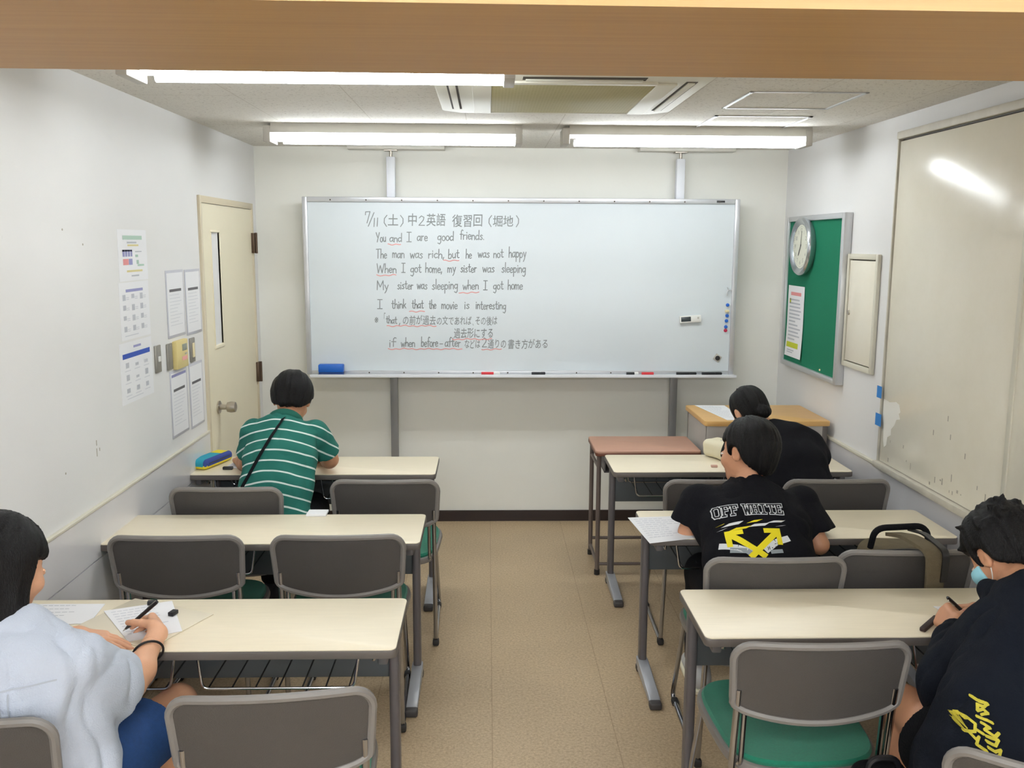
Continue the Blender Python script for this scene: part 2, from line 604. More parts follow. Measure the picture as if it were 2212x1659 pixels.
# white melamine dado on both side walls, with seams and cap strips
DL = 0.835
b = B()
box(b, (XL, YF, 0.0), (XL + 0.012, 4.612, 0.648), 0.0)
box(b, (XL, YF, 0.654), (XL + 0.012, 4.612, DL), 0.0)
struct('trim_2', b, M['wainscot'])
b = B(); box(b, (XL, YF, DL), (XL + 0.016, 4.612, DL + 0.012), 0.003); struct('trim_3', b, M['trim_cream'])
b = B(); box(b, (XR - 0.012, YF, 0.0), (XR, YB - 0.012, 0.755)); struct('trim_4', b, M['wainscot'])
b = B(); box(b, (XR - 0.02, 4.19, 0.755), (XR, YB - 0.02, 0.772), 0.004); struct('trim_5', b, M['trim_cream'])

# door in the left wall
d = thing('door_1', None, None, (XL, 0, 0)); d['kind'] = 'structure'
b = B()
box(b, (-0.02, 4.614, 0.0), (0.014, 4.642, 2.030), 0.003)
box(b, (-0.02, 5.616, 0.0), (0.014, 5.645, 2.030), 0.003)
box(b, (-0.02, 4.6425, 1.995), (0.014, 5.6155, 2.030), 0.003)
obj('door_frame', b, M['door_frame'], d)
b = B()
y0, y1, s0, s1, z0, z1 = 4.646, 5.612, 4.79, 4.935, 1.262, 1.85
box(b, (-0.03, y0, 0.008), (0.008, s0, 1.992)); box(b, (-0.03, s1, 0.008), (0.008, y1, 1.992))
box(b, (-0.03, s0, 0.008), (0.008, s1, z0)); box(b, (-0.03, s0, z1), (0.008, s1, 1.992))
lf = obj('door_leaf', b, M['door'], d, smooth=False)
b = B()
box(b, (-0.03, s0 - 0.012, z0 - 0.018), (0.015, s1 + 0.012, z0), 0.003)
box(b, (-0.03, s0 - 0.012, z1), (0.012, s1 + 0.012, z1 + 0.012), 0.003)
box(b, (-0.03, s0 - 0.01, z0), (0.012, s0, z1), 0.002); box(b, (-0.03, s1, z0), (0.012, s1 + 0.01, z1), 0.002)
obj('pane_bead', b, M['door'], lf)
b = B(); box(b, (-0.028, s0, z0), (-0.02, s1, z1)); obj('glass_pane', b, M['glass_frost'], lf)
b = B()
lathe(b, [(0.034, 0.008), (0.034, 0.016), (0.014, 0.02), (0.013, 0.05), (0.026, 0.056), (0.030, 0.075), (0.027, 0.098), (0.012, 0.104)], lambda x, y, h: V(h, 4.79 + x, 0.935 + y), 24)
obj('door_knob', b, M['steel'], d)
for z in (1.795, 1.008, 0.25):
    b = B()
    box(b, (0.006, 5.60, z - 0.06), (0.026, 5.655, z + 0.06), 0.002)
    tube(b, [(0.03, 5.63, z - 0.062), (0.03, 5.63, z + 0.062)], 0.008)
    obj('hinge', b, M['brown_dark'], d)

# cream steel shutters over the right-hand window opening
wn = thing('window_1', None, None, (XR, 0, 0)); wn['kind'] = 'structure'
b = B()
box(b, (-0.03, 2.06, 2.272), (0.0, 4.175, 2.305), 0.004)
box(b, (-0.024, 4.165, 0.79), (0.0, 4.176, 2.272), 0.002)
obj('window_frame', b, M['sill'], wn)
b = B()
box(b, (-0.042, 2.06, 0.760), (0.0, 4.18, 0.79), 0.004)
obj('window_sill', b, M['sill'], wn)
b = B(); box(b, (-0.018, 3.135, 0.792), (-0.004, 4.156, 2.262), 0.002); obj('shutter_panel', b, M['cream_steel'], wn)
b = B(); box(b, (-0.018, 2.08, 0.792), (-0.004, 3.115, 2.262), 0.002); obj('shutter_panel', b, M['cream_steel'], wn)
b = B(); box(b, (-0.024, 3.112, 0.792), (-0.004, 3.138, 2.262), 0.002); obj('meeting_strip', b, M['trim_cream'], wn)
b = B(); box(b, (-0.003, 2.06, 0.79), (0.0, 4.165, 2.27)); obj('dark_gap', b, M['dark_slot'], wn)
b = B()                                                             # pale patch where the paint has peeled
rnd = random.Random(4)
pk = [(4.15, 1.095), (4.09, 1.088), (4.03, 1.097), (3.985, 1.085), (3.97, 1.062), (3.99, 1.05), (3.978, 1.030), (4.01, 1.012), (4.02, 0.985), (4.05, 0.968), (4.055, 0.935), (4.085, 0.915), (4.09, 0.885), (4.115, 0.865), (4.128, 0.90), (4.135, 0.96), (4.15, 1.0)]
pt = [(y + rnd.uniform(-.006, .006) * (y < 4.14), z + rnd.uniform(-.006, .006)) for y, z in pk]
prism(b, pt, lambda u, v, t: V(t, u, v), -0.0186, -0.0178)
obj('peeled_patch', b, M['stain'], wn)
b = B()
for k in range(26):
    y, z = rnd.uniform(2.9, 4.1), 0.80 + abs(rnd.gauss(0, 0.05))
    w_, h_ = rnd.uniform(0.003, 0.012), rnd.uniform(0.004, 0.03)
    box(b, (-0.0186, y, z), (-0.0178, y + w_, z + h_))
for y, z in ((3.55, 1.10), (3.52, 1.03), (3.66, 1.02), (3.4, 0.98)):
    box(b, (-0.0186, y, z), (-0.0178, y + 0.006, z + 0.022))
obj('scuffs', b, M['dirt'], wn)

# ceiling: two access hatches with thin aluminium frames
for nm, (x0, x1, y0, y1) in (('trim_6', (1.01, 1.47, 3.59, 4.03)), ('trim_7', (1.04, 1.49, 4.26, 4.74))):
    b = B()
    for lo, hi in (((x0, y0), (x0 + 0.014, y1)), ((x1 - 0.014, y0), (x1, y1)), ((x0, y0), (x1, y0 + 0.012)), ((x0, y1 - 0.012), (x1, y1))):
        box(b, (lo[0], lo[1], ZC - 0.004), (hi[0], hi[1], ZC + 0.002))
    struct(nm, b, M['alu'])

# small holes and marks left in the walls
b = B()
for y, z in ((2.42, 1.88), (2.75, 1.86), (3.15, 1.84), (3.3, 1.79), (2.56, 2.22), (3.05, 1.02)):
    lathe(b, [(0.004, 0.0), (0.004, 0.0006)], lambda x, yy, h, y=y, z=z: V(XL + h, y + x, z + yy), 8)
for y, z, h_ in ((3.30, 1.02, 0.030), (3.302, 1.06, 0.02), (3.325, 1.035, 0.012)):
    box(b, (XL, y, z), (XL + 0.0006, y + 0.005, z + h_))
struct('trim_8', b, M['dirt'])

# ------------------------------------------------------------------ ceiling lights
def ceiling_light(x0, x1, y, label, m='tube'):
    t = thing('ceiling_light', label, 'ceiling light', ((x0 + x1) / 2, y, ZC), 0, 'twin tube ceiling lights')
    L = (x1 - x0) / 2
    b = B()
    prism(b, [(-0.072, 0.0), (0.072, 0.0), (0.085, -0.046), (-0.085, -0.046)], lambda u, v, s: V(s, u, v), -L, L, 0)
    obj('housing', b, M['light_body'], t, smooth=False)
    for s in (-1, 1):
        b = B(); box(b, (s * L - 0.035, -0.085, -0.092), (s * L, 0.085, -0.012), 0.004); obj('lamp_holder', b, M['light_cap'], t)
    for yy in (-0.06, 0.06):
        b = B(); tube(b, [(-L + 0.035, yy, -0.072), (L - 0.035, yy, -0.072)], 0.0165, 14); obj('fluorescent_tube', b, M[m], t)
    return t
ceiling_light(-1.07, 0.085, 2.925, 'lit twin tube light close behind the oak lintel, nearest of the ceiling lights')
ceiling_light(-1.07, 0.175, 4.73, 'lit twin tube light above the left half of the whiteboard')
ceiling_light(0.41, 1.63, 4.73, 'lit twin tube light above the right half of the whiteboard')
ceiling_light(-1.02, 0.18, 0.25, 'lit twin tube light on the near side of the lintel, over the left desks')
ceiling_light(0.395, 1.595, 0.25, 'lit twin tube light on the near side of the lintel, over the right desks')
ceiling_light(-1.02, 0.18, -1.45, 'added unseen twin tube fill light at the rear, left of the middle', 'tube_fill')  # this unseen rear pair is added to brighten the low back wall and desks
ceiling_light(0.395, 1.595, -1.45, 'added unseen twin tube fill light at the rear, right of the middle', 'tube_fill')

# ------------------------------------------------------------------ ceiling air conditioner
t = thing('air_conditioner', 'ivory ceiling cassette air conditioner with a dusty square grille', 'air conditioner', (0.29, 3.56, ZC))
b = B()
def ch(x0, y0, x1, y1, c):
    return [(x0 + c, y0), (x1 - c, y0), (x1, y0 + c), (x1, y1 - c), (x1 - c, y1), (x0 + c, y1), (x0, y1 - c), (x0, y0 + c)]
prism(b, ch(-0.48, -0.48, 0.48, 0.48, 0.075), lambda u, v, z: V(u, v, z), -0.03, 0.0, 0.008)
obj('face_panel', b, M['ac'], t)
b = B(); box(b, (-0.275, -0.285, -0.036), (0.30, 0.40, -0.029), 0.003); obj('intake_grille', b, M['ac_grille'], t)
b = B()
for lo, hi in (((-0.345, -0.30), (-0.275, 0.42)), ((0.30, -0.30), (0.37, 0.42)), ((-0.275, 0.40), (0.30, 0.425)), ((-0.275, -0.32), (0.30, -0.285))):
    box(b, (lo[0], lo[1], -0.038), (hi[0], hi[1], -0.029), 0.003)
obj('grille_frame', b, M['ac'], t)
for lo, hi in (((-0.435, -0.33), (-0.395, 0.35)), ((0.395, -0.33), (0.435, 0.35)), ((-0.17, -0.40), (0.25, -0.345))):
    b = B(); box(b, (lo[0], lo[1], -0.0315), (hi[0], hi[1], -0.028)); sl = obj('air_outlet', b, M['dark_slot'], t)
    b = B()
    m = ((lo[0] + hi[0]) / 2, (lo[1] + hi[1]) / 2)
    if hi[0] - lo[0] < 0.1:
        box(b, (m[0] - 0.012, lo[1] + 0.01, -0.037), (m[0] + 0.012, hi[1] - 0.01, -0.03), 0.002)
    else:
        box(b, (lo[0] + 0.01, m[1] + 0.008, -0.037), (hi[0] - 0.01, m[1] + 0.026, -0.03), 0.002)
    obj('louvre', b, M['ac'], sl)

# ------------------------------------------------------------------ whiteboard
BY = 5.60
wb = thing('whiteboard', 'wide silver framed whiteboard with handwritten English lesson notes on two poles', 'whiteboard', (0, 0, 0))
BX0, BX1, BZ0, BZ1 = -1.112, 1.538, 0.995, 2.072
b = B(); box(b, (BX0 + 0.02, BY, BZ0 + 0.015), (BX1 - 0.02, BY + 0.05, BZ1 - 0.015)); obj('writing_surface', b, M['board_white'], wb, smooth=False)
b = B()
fw_ = 0.030
box(b, (BX0 + fw_, BY - 0.012, BZ1 - fw_), (BX1 - fw_, BY + 0.055, BZ1), 0.004)
box(b, (BX0 + fw_, BY - 0.012, BZ0), (BX1 - fw_, BY + 0.055, BZ0 + 0.024), 0.004)
box(b, (BX0, BY - 0.012, BZ0), (BX0 + fw_, BY + 0.055, BZ1), 0.004)
box(b, (BX1 - fw_, BY - 0.012, BZ0), (BX1, BY + 0.055, BZ1), 0.004)
obj('frame', b, M['alu_board'], wb)
b = B()
box(b, (BX0 + 0.03, BY - 0.075, 0.987), (BX1 + 0.004, BY - 0.008, 0.997), 0.003)
box(b, (BX0 + 0.03, BY - 0.079, 0.985), (BX1 + 0.004, BY - 0.073, 1.004), 0.002)
obj('pen_tray', b, M['pole_white'], wb)
b = B()
for k in range(12):
    x = BX0 + 0.17 + k * 0.214
    for z in (BZ1 - 0.018, BZ0 + 0.012):
        lathe(b, [(0.0045, -0.0145), (0.0045, -0.012)], lambda u, v, h, x=x, z=z: V(x + u, BY + h, z + v), 8)
obj('screw', b, M['dark_slot'], wb)
for px in (-0.588, 1.189):
    b = B(); box(b, (px - 0.026, 5.685, 2.04), (px + 0.026, 5.735, 2.318), 0.004); obj('upper_post', b, M['pole_white'], wb)
    b = B(); box(b, (px - 0.023, 5.69, 0.0), (px + 0.023, 5.73, 2.05), 0.004); obj('lower_post', b, M['pole_grey'], wb)
    b = B()
    tube(b, [(px, 5.71, 2.31), (px, 5.71, 2.36)], 0.010)
    box(b, (px - 0.04, 5.68, 2.352), (px + 0.04, 5.74, 2.362), 0.002)
    obj('jack_screw', b, M['steel'], wb)
    b = B(); box(b, (px - 0.28 + 0.02, 5.66, 2.36), (px + 0.33, 5.75, ZC - 0.001), 0.003); obj('ceiling_plate', b, M['light_body'], wb)
    b = B(); box(b, (px - 0.04, 5.65, BZ1 - 0.2), (px + 0.04, 5.69, BZ1 - 0.1), 0.002); box(b, (px - 0.04, 5.65, BZ0 + 0.1), (px + 0.04, 5.69, BZ0 + 0.2), 0.002); obj('bracket', b, M['alu'], wb)

# handwriting: a single stroke alphabet, x height 0.5, capitals 1
def circ(cx, cy, rx, ry, a0=90, a1=-270, n=10):
    return [(cx + rx * math.cos(math.radians(a0 + (a1 - a0) * k / n)), cy + ry * math.sin(math.radians(a0 + (a1 - a0) * k / n))) for k in range(n + 1)]
G = {
 'a': (.54, [[(.44, .42), (.26, .5), (.09, .38), (.05, .2), (.12, .03), (.28, .04), (.43, .22)], [(.45, .5), (.43, .1), (.52, .0)]]),
 'b': (.52, [[(.08, 1), (.07, 0)], [(.08, .33), (.26, .5), (.43, .4), (.44, .18), (.32, .01), (.18, .0), (.07, .1)]]),
 'c': (.48, [[(.43, .42), (.27, .5), (.08, .36), (.06, .16), (.2, 0), (.43, .08)]]),
 'd': (.54, [[(.43, .4), (.25, .5), (.07, .36), (.06, .14), (.2, 0), (.42, .15)], [(.46, 1), (.45, .0)]]),
 'e': (.48, [[(.07, .25), (.42, .28), (.38, .44), (.23, .5), (.08, .38), (.06, .15), (.2, 0), (.43, .08)]]),
 'f': (.40, [[(.42, .93), (.3, 1), (.19, .85), (.18, 0)], [(.03, .54), (.4, .54)]]),
 'g': (.54, [[(.43, .4), (.25, .5), (.07, .36), (.08, .14), (.25, .05), (.42, .2)], [(.45, .5), (.44, -.2), (.3, -.38), (.08, -.28)]]),
 'h': (.50, [[(.08, 1), (.07, 0)], [(.08, .32), (.26, .5), (.41, .4), (.43, 0)]]),
 'i': (.22, [[(.1, .5), (.1, 0)], [(.1, .74), (.11, .68)]]),
 'k': (.46, [[(.08, 1), (.07, 0)], [(.4, .5), (.08, .2)], [(.2, .3), (.43, 0)]]),
 'l': (.22, [[(.1, 1), (.1, .05), (.16, 0)]]),
 'm': (.68, [[(.06, .5), (.06, 0)], [(.06, .34), (.2, .5), (.3, .4), (.31, 0)], [(.31, .34), (.47, .5), (.57, .4), (.59, 0)]]),
 'n': (.50, [[(.07, .5), (.07, 0)], [(.07, .33), (.25, .5), (.40, .4), (.43, 0)]]),
 'o': (.50, [circ(.25, .25, .2, .25)]),
 'p': (.52, [[(.08, .5), (.07, -.4)], [(.08, .34), (.26, .5), (.43, .38), (.43, .15), (.28, 0), (.08, .1)]]),
 'r': (.40, [[(.08, .5), (.08, 0)], [(.08, .3), (.2, .47), (.36, .46)]]),
 's': (.44, [[(.38, .43), (.24, .5), (.1, .39), (.29, .24), (.37, .12), (.22, 0), (.05, .07)]]),
 't': (.44, [[(.2, .86), (.2, .1), (.3, 0), (.42, .05)], [(.03, .55), (.4, .55)]]),
 'u': (.52, [[(.07, .5), (.08, .12), (.22, 0), (.42, .15)], [(.43, .5), (.44, .0)]]),
 'v': (.46, [[(.05, .5), (.22, 0), (.42, .5)]]),
 'w': (.64, [[(.04, .5), (.17, 0), (.31, .42), (.45, 0), (.6, .5)]]),
 'y': (.48, [[(.06, .5), (.24, .06)], [(.43, .5), (.2, -.2), (.08, -.38)]]),
 'Y': (.70, [[(.05, 1), (.3, .5)], [(.6, 1), (.24, .0)]]),
 'I': (.46, [[(.22, 1), (.22, 0)], [(.03, 1), (.42, 1)], [(.02, 0), (.43, 0)]]),
 'T': (.64, [[(.02, .97), (.6, 1)], [(.3, .98), (.28, 0)]]),
 'W': (.95, [[(.04, 1), (.2, 0), (.44, .8), (.66, 0), (.9, 1)]]),
 'M': (.80, [[(.06, 0), (.08, 1), (.38, .3), (.68, 1), (.72, 0)]]),
 '7': (.52, [[(.06, .72), (.08, .98), (.46, 1), (.2, 0)]]),
 '1': (.26, [[(.14, 1), (.1, 0)]]),
 '2': (.60, [[(.08, .78), (.26, 1), (.48, .85), (.42, .55), (.06, .02), (.54, .02)]]),
 '/': (.40, [[(.42, 1.1), (0, -.1)]]),
 '(': (.34, [[(.3, 1.1), (.1, .75), (.08, .3), (.28, -.1)]]),
 ')': (.34, [[(.05, 1.1), (.26, .75), (.26, .3), (.06, -.1)]]),
 ',': (.24, [[(.12, .08), (.05, -.16)]]),
 '.': (.20, [[(.08, .04), (.11, .0)]]),
 '-': (.40, [[(.06, .3), (.34, .3)]]),
}
def bx(X): return 7.156e-4 * X - 0.8793 - 3.7e-6 * 0
def bz(Y): return 2.0923 - 7.126e-4 * Y
rnd = random.Random(11)
def on_board(u, v, k=0.0): return V(u, BY - 0.0006 - k, v)
def on_board2(u, v, k=0.0): return V(u, BY - 0.0012 - k, v)
INKW = 0.0052
def word(bm, s, X0, X1, Y, cap=78):
    wt = sum(G[c][0] for c in s)
    k = (X1 - X0) / wt
    X = X0
    for c in s:
        w_, st = G[c]
        j = rnd.uniform(-3, 3)
        sh = 0.06
        for line in st:
            ribbon(bm, [(bx(X + k * u + sh * v * cap * 0.4), bz(Y + j - cap * v)) for u, v in line], INKW, on_board, lift=True)
        X += k * w_
font_jobs = []
def jp(bm, text, X0, X1, Ybase, size):
    """Japanese characters set one by one from the built-in font, spread over a measured width"""
    n = len(text)
    for i, ch_ in enumerate(text):
        cu = bpy.data.curves.new('t', 'FONT')
        cu.body = ch_
        cu.size = 1.0
        cu.resolution_u = 2
        cu.offset = 0.008
        ob = bpy.data.objects.new('t', cu)
        COL.objects.link(ob)
        me = ob.to_mesh()
        if me and len(me.vertices):
            co = np.array([v.co[:] for v in me.vertices])
            x0, x1 = co[:, 0].min(), co[:, 0].max()
            cw = (X1 - X0) / n
            sx = cw * 1.0
            cx = X0 + cw * (i + 0.5)
            jj = rnd.uniform(-4, 4)
            vs = []
            for v in me.vertices:
                u = cx + (v.co.x - (x0 + x1) / 2) * sx + v.co.y * 4
                w_ = Ybase + jj - (v.co.y - 0.02) * size * 1.12
                vs.append(bm.verts.new(on_board(bx(u), bz(w_))))
            for p in me.polygons:
                try:
                    bm.faces.new([vs[k] for k in p.vertices])
                except ValueError:
                    pass
        ob.to_mesh_clear()
        bpy.data.objects.remove(ob)
        bpy.data.curves.remove(cu)
def handwritten(words, jps=()):
    b = B()
    for a in words:
        word(b, *a)
    for a in jps:
        jp(b, *a)
    obj('handwriting', b, M['ink'], wb, smooth=False)
handwritten([('7', 195, 245, 245, 95), ('/', 225, 270, 262, 95), ('11', 262, 315, 272, 70), ('(', 350, 385, 265), (')', 490, 525, 265), ('2', 645, 705, 265, 80), ('(', 1235, 1268, 262), (')', 1470, 1500, 262)],
            [('土', 385, 480, 255, 95), ('中', 552, 640, 258, 100), ('英語', 712, 878, 258, 100), ('復習回', 930, 1192, 260, 100), ('堀地', 1272, 1450, 255, 90)])
handwritten([('You', 285, 372, 403, 80), ('and', 400, 508, 403, 72), ('I', 545, 588, 402, 80), ('are', 632, 725, 393, 80), ('good', 805, 946, 388, 78), ('friends.', 995, 1205, 378, 80)])
handwritten([('The', 285, 378, 542), ('man', 422, 527, 537, 82), ('was', 572, 682, 537, 82), ('rich,', 725, 868, 537), ('but', 895, 992, 537), ('he', 1045, 1098, 537), ('was', 1148, 1250, 532, 82), ('not', 1280, 1368, 530), ('happy', 1410, 1562, 530, 90)])
handwritten([('When', 288, 458, 664), ('I', 498, 532, 662), ('got', 573, 668, 660), ('home,', 700, 848, 660, 82), ('my', 888, 962, 656, 80), ('sister', 1000, 1140, 656, 78), ('was', 1188, 1292, 656, 82), ('sleeping', 1350, 1560, 658, 84)])
handwritten([('My', 285, 388, 806), ('sister', 460, 598, 802), ('was', 628, 718, 802, 82), ('sleeping', 755, 980, 802, 84), ('when', 1018, 1158, 802), ('I', 1195, 1232, 804), ('got', 1278, 1368, 802), ('home', 1403, 1534, 802, 84)])
handwritten([('I', 288, 333, 968), ('think', 408, 534, 968), ('that', 582, 684, 968), ('the', 728, 792, 970), ('movie', 835, 975, 970, 80), ('is', 1030, 1078, 970), ('interesting', 1128, 1392, 972, 78)])
handwritten([('that', 360, 455, 1096, 66), (',', 468, 490, 1100)],
            [('※', 248, 308, 1094, 80), ('の前が過去', 500, 788, 1098, 78), ('の文であれば', 790, 1095, 1100, 72), ('その後は', 1122, 1318, 1102, 74), ('「', 330, 366, 1070, 70), ('、', 1092, 1122, 1106, 60)])
handwritten([], [('過去形にする', 940, 1284, 1212, 84)])
handwritten([('if', 380, 442, 1300), ('when', 485, 608, 1300), ('before', 658, 805, 1298, 84), ('-', 815, 850, 1300), ('after', 862, 1000, 1298, 84), ('2', 1182, 1230, 1300, 80)],
            [('などは', 1030, 1170, 1304, 76), ('通りの', 1232, 1396, 1304, 78), ('書き方がある', 1405, 1758, 1304, 80)])
b = B()
for X0, X1, Y in ((388, 495, 422), (858, 988, 556), (288, 452, 684), (988, 1158, 830), (562, 692, 992), (368, 790, 1118), (930, 1268, 1232), (376, 1012, 1318), (1182, 1352, 1320)):
    n = max(8, int((X1 - X0) / 14))
    ribbon(b, [(bx(X0 + (X1 - X0) * k / n), bz(Y + 4 * math.sin(k * 1.25 + X0) + 3 * math.sin(k * 0.45))) for k in range(n + 1)], 0.0052, on_board2, lift=True)
obj('red_underline', b, M['ink_red'], wb, smooth=False)

# things on and under the whiteboard
t = thing('board_eraser', 'blue block eraser on the left end of the whiteboard tray', 'eraser', (-0.955, BY - 0.046, 0.9975))
b = B(); box(b, (-0.076, -0.026, 0.018), (0.076, 0.026, 0.066), 0.006); obj('handle', b, M['blue_plastic'], t)
b = B(); box(b, (-0.074, -0.024, 0.0), (0.074, 0.024, 0.020), 0.003); obj('felt_pad', b, mat('dark_blue_felt', rgb(30, 60, 120), 0.9), t)
def marker(x, L, body, cap, label):
    t = thing('marker_pen', label, 'marker', (x, BY - 0.045, 1.0075), 0, 'marker pens on the whiteboard tray')
    b = B(); tube(b, [(-L / 2, 0, 0), (L * 0.12, 0, 0), (L * 0.16, 0, 0)], [0.0088, 0.0088, 0.0075], 12); obj('barrel', b, M[body], t)
    b = B(); tube(b, [(L * 0.16, 0, 0), (L * 0.46, 0, 0), (L * 0.5, 0, 0)], [0.0095, 0.0095, 0.006], 12); obj('cap', b, M[cap], t)
marker(0.022, 0.115, 'red_plastic', 'white_plastic', 'red marker with a white end below the handwriting')
marker(0.317, 0.085, 'black_plastic', 'black_plastic', 'short black marker right of the red one with the white end')
marker(0.900, 0.075, 'black_plastic', 'white_plastic', 'short dark marker left of the small red marker on the tray')
marker(0.995, 0.075, 'red_plastic', 'red_plastic', 'small plain red marker on the right half of the tray')
marker(1.236, 0.125, 'black_plastic', 'black_plastic', 'long black marker right of the small plain red one')
marker(1.395, 0.125, 'black_plastic', 'black_plastic', 'long black marker nearest the right end of the tray')
t = thing('board_timer', 'small white magnetic timer with dark display stuck on the whiteboard', 'timer', (1.256, BY, 1.343))
ry = Matrix.Rotation(-0.07, 3, 'Y')
b = B(); box(b, (-0.067, -0.022, -0.022), (0.067, -0.001, 0.022), 0.005, rot=ry, piv=(0, 0, 0)); obj('case', b, M['white_plastic'], t)
b = B(); box(b, (-0.059, -0.0232, -0.013), (0.002, -0.0215, 0.016), 0.0008, rot=ry, piv=(0, 0, 0)); obj('display', b, M['lcd'], t)
b = B(); lathe(b, [(0.006, -0.0225), (0.006, -0.025), (0.004, -0.026)], lambda x, y, h: V(0.047 + x, h, 0.009 + y), 12); obj('button', b, M['light_cap'], t)
for z, x, m, lab in ((1.430, 1.4875, 'blue_plastic', 'blue magnet above the cream magnet at the right edge of the whiteboard'),
                     (1.364, 1.4865, 'blue_plastic', 'blue magnet directly under the cream magnet'),
                     (1.332, 1.484, 'blue_plastic', 'blue magnet second below the cream magnet'),
                     (1.295, 1.4815, 'blue_plastic', 'blue magnet touching the crimson magnet'),
                     (1.272, 1.4805, 'crimson', 'crimson magnet, lowest of the small magnets at the right edge')):
    b = B()
    lathe(b, [(0.0105, 0.0), (0.0105, 0.004), (0.007, 0.007), (0.009, 0.013), (0.006, 0.0145)], lambda u, v, h, x=x, z=z: V(u, -h, v), 16)
    o = obj('board_magnet', b, M[m])
    o.location = (x, BY, z)
    tag(o, lab, 'magnet', 'small magnets on the whiteboard')
b = B(); box(b, (-0.013, -0.012, -0.008), (0.013, 0, 0.008), 0.003)
o = obj('board_magnet', b, M['cream_plastic']); o.location = (1.4845, BY, 1.392)
tag(o, 'cream oblong magnet between blue magnets', 'magnet', 'small magnets on the whiteboard')
t = thing('square_magnet', 'white diamond-turned square magnet with a black round centre', 'magnet', (1.436, BY, 1.10))
b = B(); box(b, (-0.021, -0.009, -0.021), (0.021, 0, 0.021), 0.003, rot=Matrix.Rotation(0.6, 3, 'Y'), piv=(0, 0, 0)); obj('base_plate', b, M['light_cap'], t)
b = B(); lathe(b, [(0.015, 0.009), (0.015, 0.013), (0.010, 0.014)], lambda u, v, h: V(u, -h, v), 18); obj('round_centre', b, M['black_plastic'], t)
b = B(); tube(b, fillet([(0.022, -0.013, 0.004), (-0.004, -0.016, 0.004), (-0.010, -0.02, -0.012), (-0.008, -0.02, -0.03)], 0.008), 0.0035, 8); tube(b, [(0.0, -0.016, 0.006), (-0.008, -0.018, 0.02)], 0.003, 8)
o = obj('wire_hook', b, M['alu']); o.location = (1.486, BY, 1.518); tag(o, 'small grey wire hook on the right side of the whiteboard', 'hook')
b = B(); box(b, (-0.025, -0.0135, -0.006), (0.025, -0.0119, 0.006), 0.0005)
obj('name_plate', b, M['black_plastic'], wb).location = (1.418, BY, 2.057)

# ------------------------------------------------------------------ right wall: felt board, clock, notice, electrical box, tape
t = thing('notice_board', 'green felt notice board in a silver frame on the right-hand wall', 'notice board', (XR, 5.145, 1.518))
hy, hz = 0.457, 0.449
b = B(); box(b, (-0.030, -hy + 0.02, -hz + 0.02), (-0.004, hy - 0.02, hz - 0.02)); obj('felt_panel', b, M['green_board'], t, smooth=False)
b = B()
for lo, hi in (((-hy + 0.04, hz - 0.03), (hy - 0.03, hz)), ((-hy + 0.04, -hz), (hy - 0.03, -hz + 0.03)), ((-hy, -hz), (-hy + 0.04, hz)), ((hy - 0.03, -hz), (hy, hz))):
    box(b, (-0.044, lo[0], lo[1]), (-0.001, hi[0], hi[1]), 0.003)
obj('frame', b, M['alu'], t)
FX = XR - 0.031
t = thing('wall_clock', 'round silver rimmed wall clock hung on the green notice board', 'clock', (FX, 5.268, 1.790))
b = B()
lathe(b, [(0.150, 0.0), (0.160, 0.012), (0.166, 0.03), (0.164, 0.042), (0.156, 0.049), (0.146, 0.047), (0.126, 0.037), (0.123, 0.03)], lambda x, y, h: V(-h, x, y), 48); obj('rim', b, M['clock_ring'], t)
b = B(); lathe(b, [(0.126, 0.029), (0.126, 0.034)], lambda x, y, h: V(-h, x, y), 48); di = obj('dial', b, M['clock_dial'], t)
b = B()
def dl(u, v): return V(-0.0345, -u, v)
cu_all = []
for k in range(1, 13):
    a = 2 * PI * k / 12
    cu = bpy.data.curves.new('t', 'FONT'); cu.body = str(k); cu.size = 0.034; cu.align_x = 'CENTER'; cu.align_y = 'CENTER'; cu.resolution_u = 2
    ob = bpy.data.objects.new('t', cu); COL.objects.link(ob)
    me = ob.to_mesh()
    vs = [b.verts.new(dl(v.co.x + 0.092 * math.sin(a), v.co.y + 0.092 * math.cos(a))) for v in me.vertices]
    for p in me.polygons:
        try: b.faces.new([vs[i] for i in p.vertices])
        except ValueError: pass
    ob.to_mesh_clear(); bpy.data.objects.remove(ob); bpy.data.curves.remove(cu)
for k in range(60):
    a = 2 * PI * k / 60
    ribbon(b, [(0.112 * math.sin(a), 0.112 * math.cos(a)), (0.118 * math.sin(a), 0.118 * math.cos(a))], 0.002 if k % 5 else 0.004, dl, round_ends=False)
obj('numerals', b, M['dial_ink'], di, smooth=False)
for nm, a, L, w_ in (('hour_hand', math.radians(212), 0.06, 0.008), ('minute_hand', math.radians(8), 0.09, 0.005)):
    b = B()
    dx, dy = math.sin(a), math.cos(a)
    q = [(-dx * 0.015 + dy * w_ / 2, -dy * 0.015 - dx * w_ / 2), (dx * L + dy * w_ * 0.3, dy * L - dx * w_ * 0.3), (dx * L - dy * w_ * 0.3, dy * L + dx * w_ * 0.3), (-dx * 0.015 - dy * w_ / 2, -dy * 0.015 + dx * w_ / 2)]
    prism(b, q, lambda u, v, h: V(-h, -u, v), 0.036, 0.0375)
    obj(nm, b, M['print_dark'] if nm == 'hour_hand' else M['dial_ink'], t)

def sheet(name, label, cat, W, H, group=None):
    t = thing(name, label, cat, (0, 0, 0), 0, group)
    return t
def bars(par, name, items, fn, m):
    b = B()
    for u0, v0, u1, v1 in items:
        f = b.faces.new([b.verts.new(fn(u, v)) for u, v in ((u0, v0), (u1, v0), (u1, v1), (u0, v1))])
    return obj(name, b, M[m], par, smooth=False)

